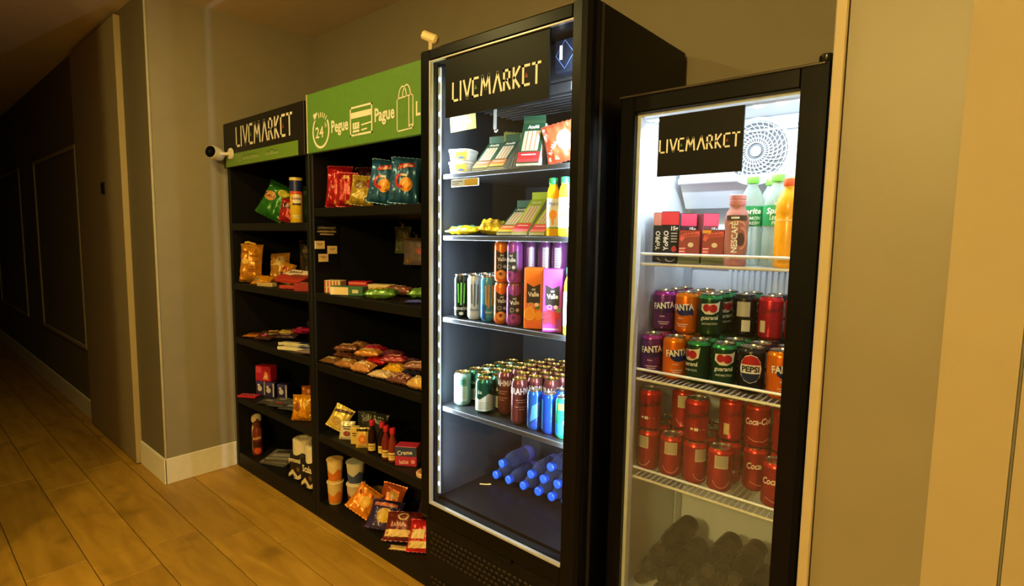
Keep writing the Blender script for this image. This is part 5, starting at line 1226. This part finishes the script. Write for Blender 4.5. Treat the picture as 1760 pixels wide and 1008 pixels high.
# fourth shelf
bag('soup_sachet', 'yellow sachet leaning with pointed top at left of sauce bottles', (-2.365, 1.415, p4), R(-18, 26, 36), .10, .115, .02, (226, 196, 96), [('brown_band', (90, 50, 50), poly2([(-.045, .075), (.045, .095), (.045, .11), (-.045, .09)]), .0014), ('picture', (190, 150, 60), ell2(-.01, .04, .028, .02), .0014)], seed=121, group='sachets on the fourth shelf')
bag('soup_sachet', 'white and yellow sachet with a bowl picture', (-2.245, 1.405, p4), R(-10, 4, 40), .07, .085, .02, (232, 222, 196), [('bowl', (150, 60, 40), ell2(.002, .028, .018, .012), .0014), ('print', (60, 44, 40), stroke2([[(-.02, .06), (.02, .06)], [(-.015, .05), (.015, .05)]], .005), .0014)], seed=122, group='sachets on the fourth shelf')
carton('spice_box', 'narrow yellow box standing between two sachets', (-2.178, 1.412, p4), .6, .036, .03, .082, (232, 196, 100), [('dark_print', (90, 60, 50), join2(rect2(-.010, .05, .010, .056, 2, 1), rect2(-.008, .04, .008, .045, 2, 1)))], cat='box')
bag('soup_sachet', 'yellow sachet with an orange round picture before the bottles', (-2.105, 1.402, p4), R(-4, 0, 44), .062, .092, .022, (236, 200, 110), [('orange_disc', (226, 120, 40), ell2(0, .04, .02, .022), .0014), ('disc_heart', (240, 180, 90), ell2(0, .04, .008, .009), .0024), ('dark_top', (50, 36, 30), rect2(-.028, .076, .028, .088), .0014)], seed=123, group='sachets on the fourth shelf')
for k, (x, y, lb) in enumerate(((-2.20, 1.485, 'dark foil pack behind the yellow box'), (-2.12, 1.490, 'dark foil pack behind the orange disc sachet'))):
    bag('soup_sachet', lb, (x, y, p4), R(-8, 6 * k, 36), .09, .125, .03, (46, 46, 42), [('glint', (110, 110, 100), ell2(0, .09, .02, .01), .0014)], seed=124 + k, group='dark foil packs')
sp_ = [(.017, 0), (.019, .003), (.019, .075), (.017, .092), (.0105, .108), (.010, .128)]
for k, (x, y, c, lb) in enumerate(((-2.035, 1.405, (44, 20, 18), 'dark soy sauce bottle with red cap, leftmost of four'), (-1.978, 1.418, (34, 16, 14), 'dark sauce bottle with red cap, second of four'), (-1.928, 1.402, (116, 34, 34), 'red sauce bottle with red cap, third of four'), (-1.882, 1.402, (124, 44, 38), 'red sauce bottle with red cap, rightmost beside the box'))):
    bottle('sauce_bottle', lb, (x, y, p4), .75, sp_, M(c, .12), [(.0120, .124), (.0128, .126), (.0128, .146), (.0115, .148)], (186, 30, 46), [('label', (226, 200, 120), rect2(-.018, .012, .018, .045), .0008), ('label_print', (130, 60, 40), stroke2([[(-.012, .034), (.012, .034)], [(-.010, .024), (.010, .024)]], .004), .0014)], cyl_map(.019), 'red capped sauce bottles', n=18)
carton('jelly_box', 'blue and pink box with white script right of the bottles', (-1.815, 1.432, p4), .58, .095, .06, .085, (186, 44, 74), [('blue_field', (44, 62, 104), rect2(-.047, .044, .047, .084, 4, 2)), ('lettering', (240, 226, 220), text2('Creme', .026, -.004, .060, .1, .9, .02), .0014), ('lettering', (250, 200, 200), text2('leite', .026, -.008, .020, .1, .9, .02), .0014), ('round_seal', (236, 150, 150), ell2(.032, .022, .009, .009), .0014)], side=[('cream_side', (226, 206, 170), rect2(-.03, .002, .03, .083, 2, 2))], cat='box')
t = thing('ring_biscuit_pack', 'round pack with a ring biscuit picture at the shelf end', 'pack', (-1.672, 1.405, p4), .6)
part('disc', MB().lathe([(.034, 0), (.036, .003), (.036, .014), (.033, .017)], 26), M((230, 190, 150), .45), t, True)
decal(t, top_map(.017), 'ring_picture', (196, 110, 70), ring2(0, 0, .026, .026, .014), .0006)
# bottom shelf: cups, pouches and bags
def cup(lb, x, y, z, r, h, col, wave, lid, group='noodle cups', word=None):
    t = thing('noodle_cup', lb, 'cup', (x, y, z), front_angle(x, y), group)
    part('cup', MB().lathe([(r * .74, 0), (r * .78, .003), (r * .96, h * .93), (r, h * .94), (r, h * .965)], 26), M(col, .45, 0, .05), t, True)
    part('lid', MB().lathe([(r * 1.03, h * .962), (r * 1.04, h * .975), (r * 1.0, h * .998), (r * .9, h)], 26), M(lid, .35, 0, .04), t, True)
    mp = lambda u, v, off: ((r * (.76 + .22 * v / h) + off) * math.sin(u / r), -(r * (.76 + .22 * v / h) + off) * math.cos(u / r), v)
    decal(t, mp, 'wave_print', wave, poly2([(-r * 1.2, h * .1), (r * 1.2, h * .1), (r * 1.2, h * .45), (r * .4, h * .62), (-r * .3, h * .40), (-r * 1.2, h * .55)]), .0016)
    decal(t, mp, 'wave_print', wave, rect2(-r * 1.3, h * .08, r * 1.3, h * .35), .0014)
    if word: decal(t, mp, 'lettering', (250, 240, 220), text2(word, .02, 0, h * .68, .05, .9, .02), .002)
    return t
cup('orange and cream noodle cup, lower of the left stack', -2.365, 1.415, p5, .040, .112, (236, 206, 140), (226, 130, 40), (236, 206, 150))
cup('orange and cream noodle cup, upper of the left stack', -2.365, 1.415, p5 + .1125, .040, .112, (240, 214, 150), (222, 120, 36), (216, 176, 110))
cup('red and white dessert cup under the blue banded cup', -2.285, 1.480, p5, .046, .105, (226, 200, 170), (130, 60, 44), (230, 216, 190), word='Creme')
cup('white cup with blue base band, upper of the right stack', -2.285, 1.480, p5 + .1055, .046, .110, (230, 222, 206), (70, 84, 130), (206, 206, 200))
cup('small tan cup behind the orange snack pouch', -2.205, 1.545, p5, .036, .075, (190, 150, 104), (160, 116, 74), (150, 120, 90))
bag('snack_bag', 'orange corner-down snack pouch hanging over the shelf edge', (-2.145, 1.385, p5), R(-38, 30, 30), .125, .125, .03, (232, 136, 28), [('yellow_spot', (246, 186, 60), ell2(.01, .06, .03, .026), .002), ('brown_spot', (186, 90, 24), join2(ell2(-.035, .09, .012, .012), ell2(.03, .095, .010, .008)), .002)], seed=131, group='pouches on the bottom shelf')
bag('snack_bag', 'orange red snack pouch behind the corner-down one', (-2.085, 1.520, p5), R(-30, 12, 32), .12, .12, .04, (216, 100, 40), [('yellow_spot', (240, 170, 60), ell2(.01, .07, .03, .02), .002)], seed=132, group='pouches on the bottom shelf')
bag('pasta_bag', 'purple bag with yellow pasta window in front', (-1.965, 1.398, p5), R(-48, 8, 38), .15, .13, .045, (62, 48, 98), [('pasta_window', (222, 176, 50), ell2(.0, .055, .036, .034), .002), ('pink_band', (214, 124, 96), rect2(-.06, .095, .05, .112), .002)], seed=133, group='pouches on the bottom shelf')
bag('pasta_bag', 'purple bag with pink bands lying behind the window one', (-1.86, 1.60, p5), R(-50, 4, 36), .15, .12, .04, (58, 46, 92), [('pink_band', (206, 116, 96), rect2(-.06, .05, .06, .07), .002)], seed=134, group='pouches on the bottom shelf')
bag('bread_pack', 'dark red long bread pack with cream side at shelf front', (-1.835, 1.402, p5), R(-52, 0, 36), .165, .13, .05, (120, 40, 36), [('cream_edge', (236, 200, 130), rect2(-.072, .012, .072, .040, 8, 2), .003), ('round_picture', (206, 170, 110), ring2(.0, .098, .026, .018, .008), .003), ('lettering', (226, 170, 150), scrawl2(5, .026, -.02, .062, 0, .9, .02), .003)], seed=135, group='bread packs on the bottom shelf')
bag('bread_pack', 'red and cream bread pack beside the cooler base', (-1.705, 1.408, p5), R(-50, 0, 36), .13, .135, .05, (206, 36, 40), [('cream_edge', (240, 206, 136), rect2(-.056, .010, .056, .036, 8, 2), .003), ('cream_window', (240, 206, 140), rect2(-.05, .046, .010, .085, 6, 2), .003)], seed=136, group='bread packs on the bottom shelf')
bag('bread_pack', 'cream pack lying on the shelf under the dark red bread pack', (-1.775, 1.366, p5), R(-88, 0, 32), .12, .028, .010, (222, 186, 120), [('print', (160, 110, 70), rect2(-.03, .02, .03, .03, 4, 1), .001)], seed=137, group='bread packs on the bottom shelf')
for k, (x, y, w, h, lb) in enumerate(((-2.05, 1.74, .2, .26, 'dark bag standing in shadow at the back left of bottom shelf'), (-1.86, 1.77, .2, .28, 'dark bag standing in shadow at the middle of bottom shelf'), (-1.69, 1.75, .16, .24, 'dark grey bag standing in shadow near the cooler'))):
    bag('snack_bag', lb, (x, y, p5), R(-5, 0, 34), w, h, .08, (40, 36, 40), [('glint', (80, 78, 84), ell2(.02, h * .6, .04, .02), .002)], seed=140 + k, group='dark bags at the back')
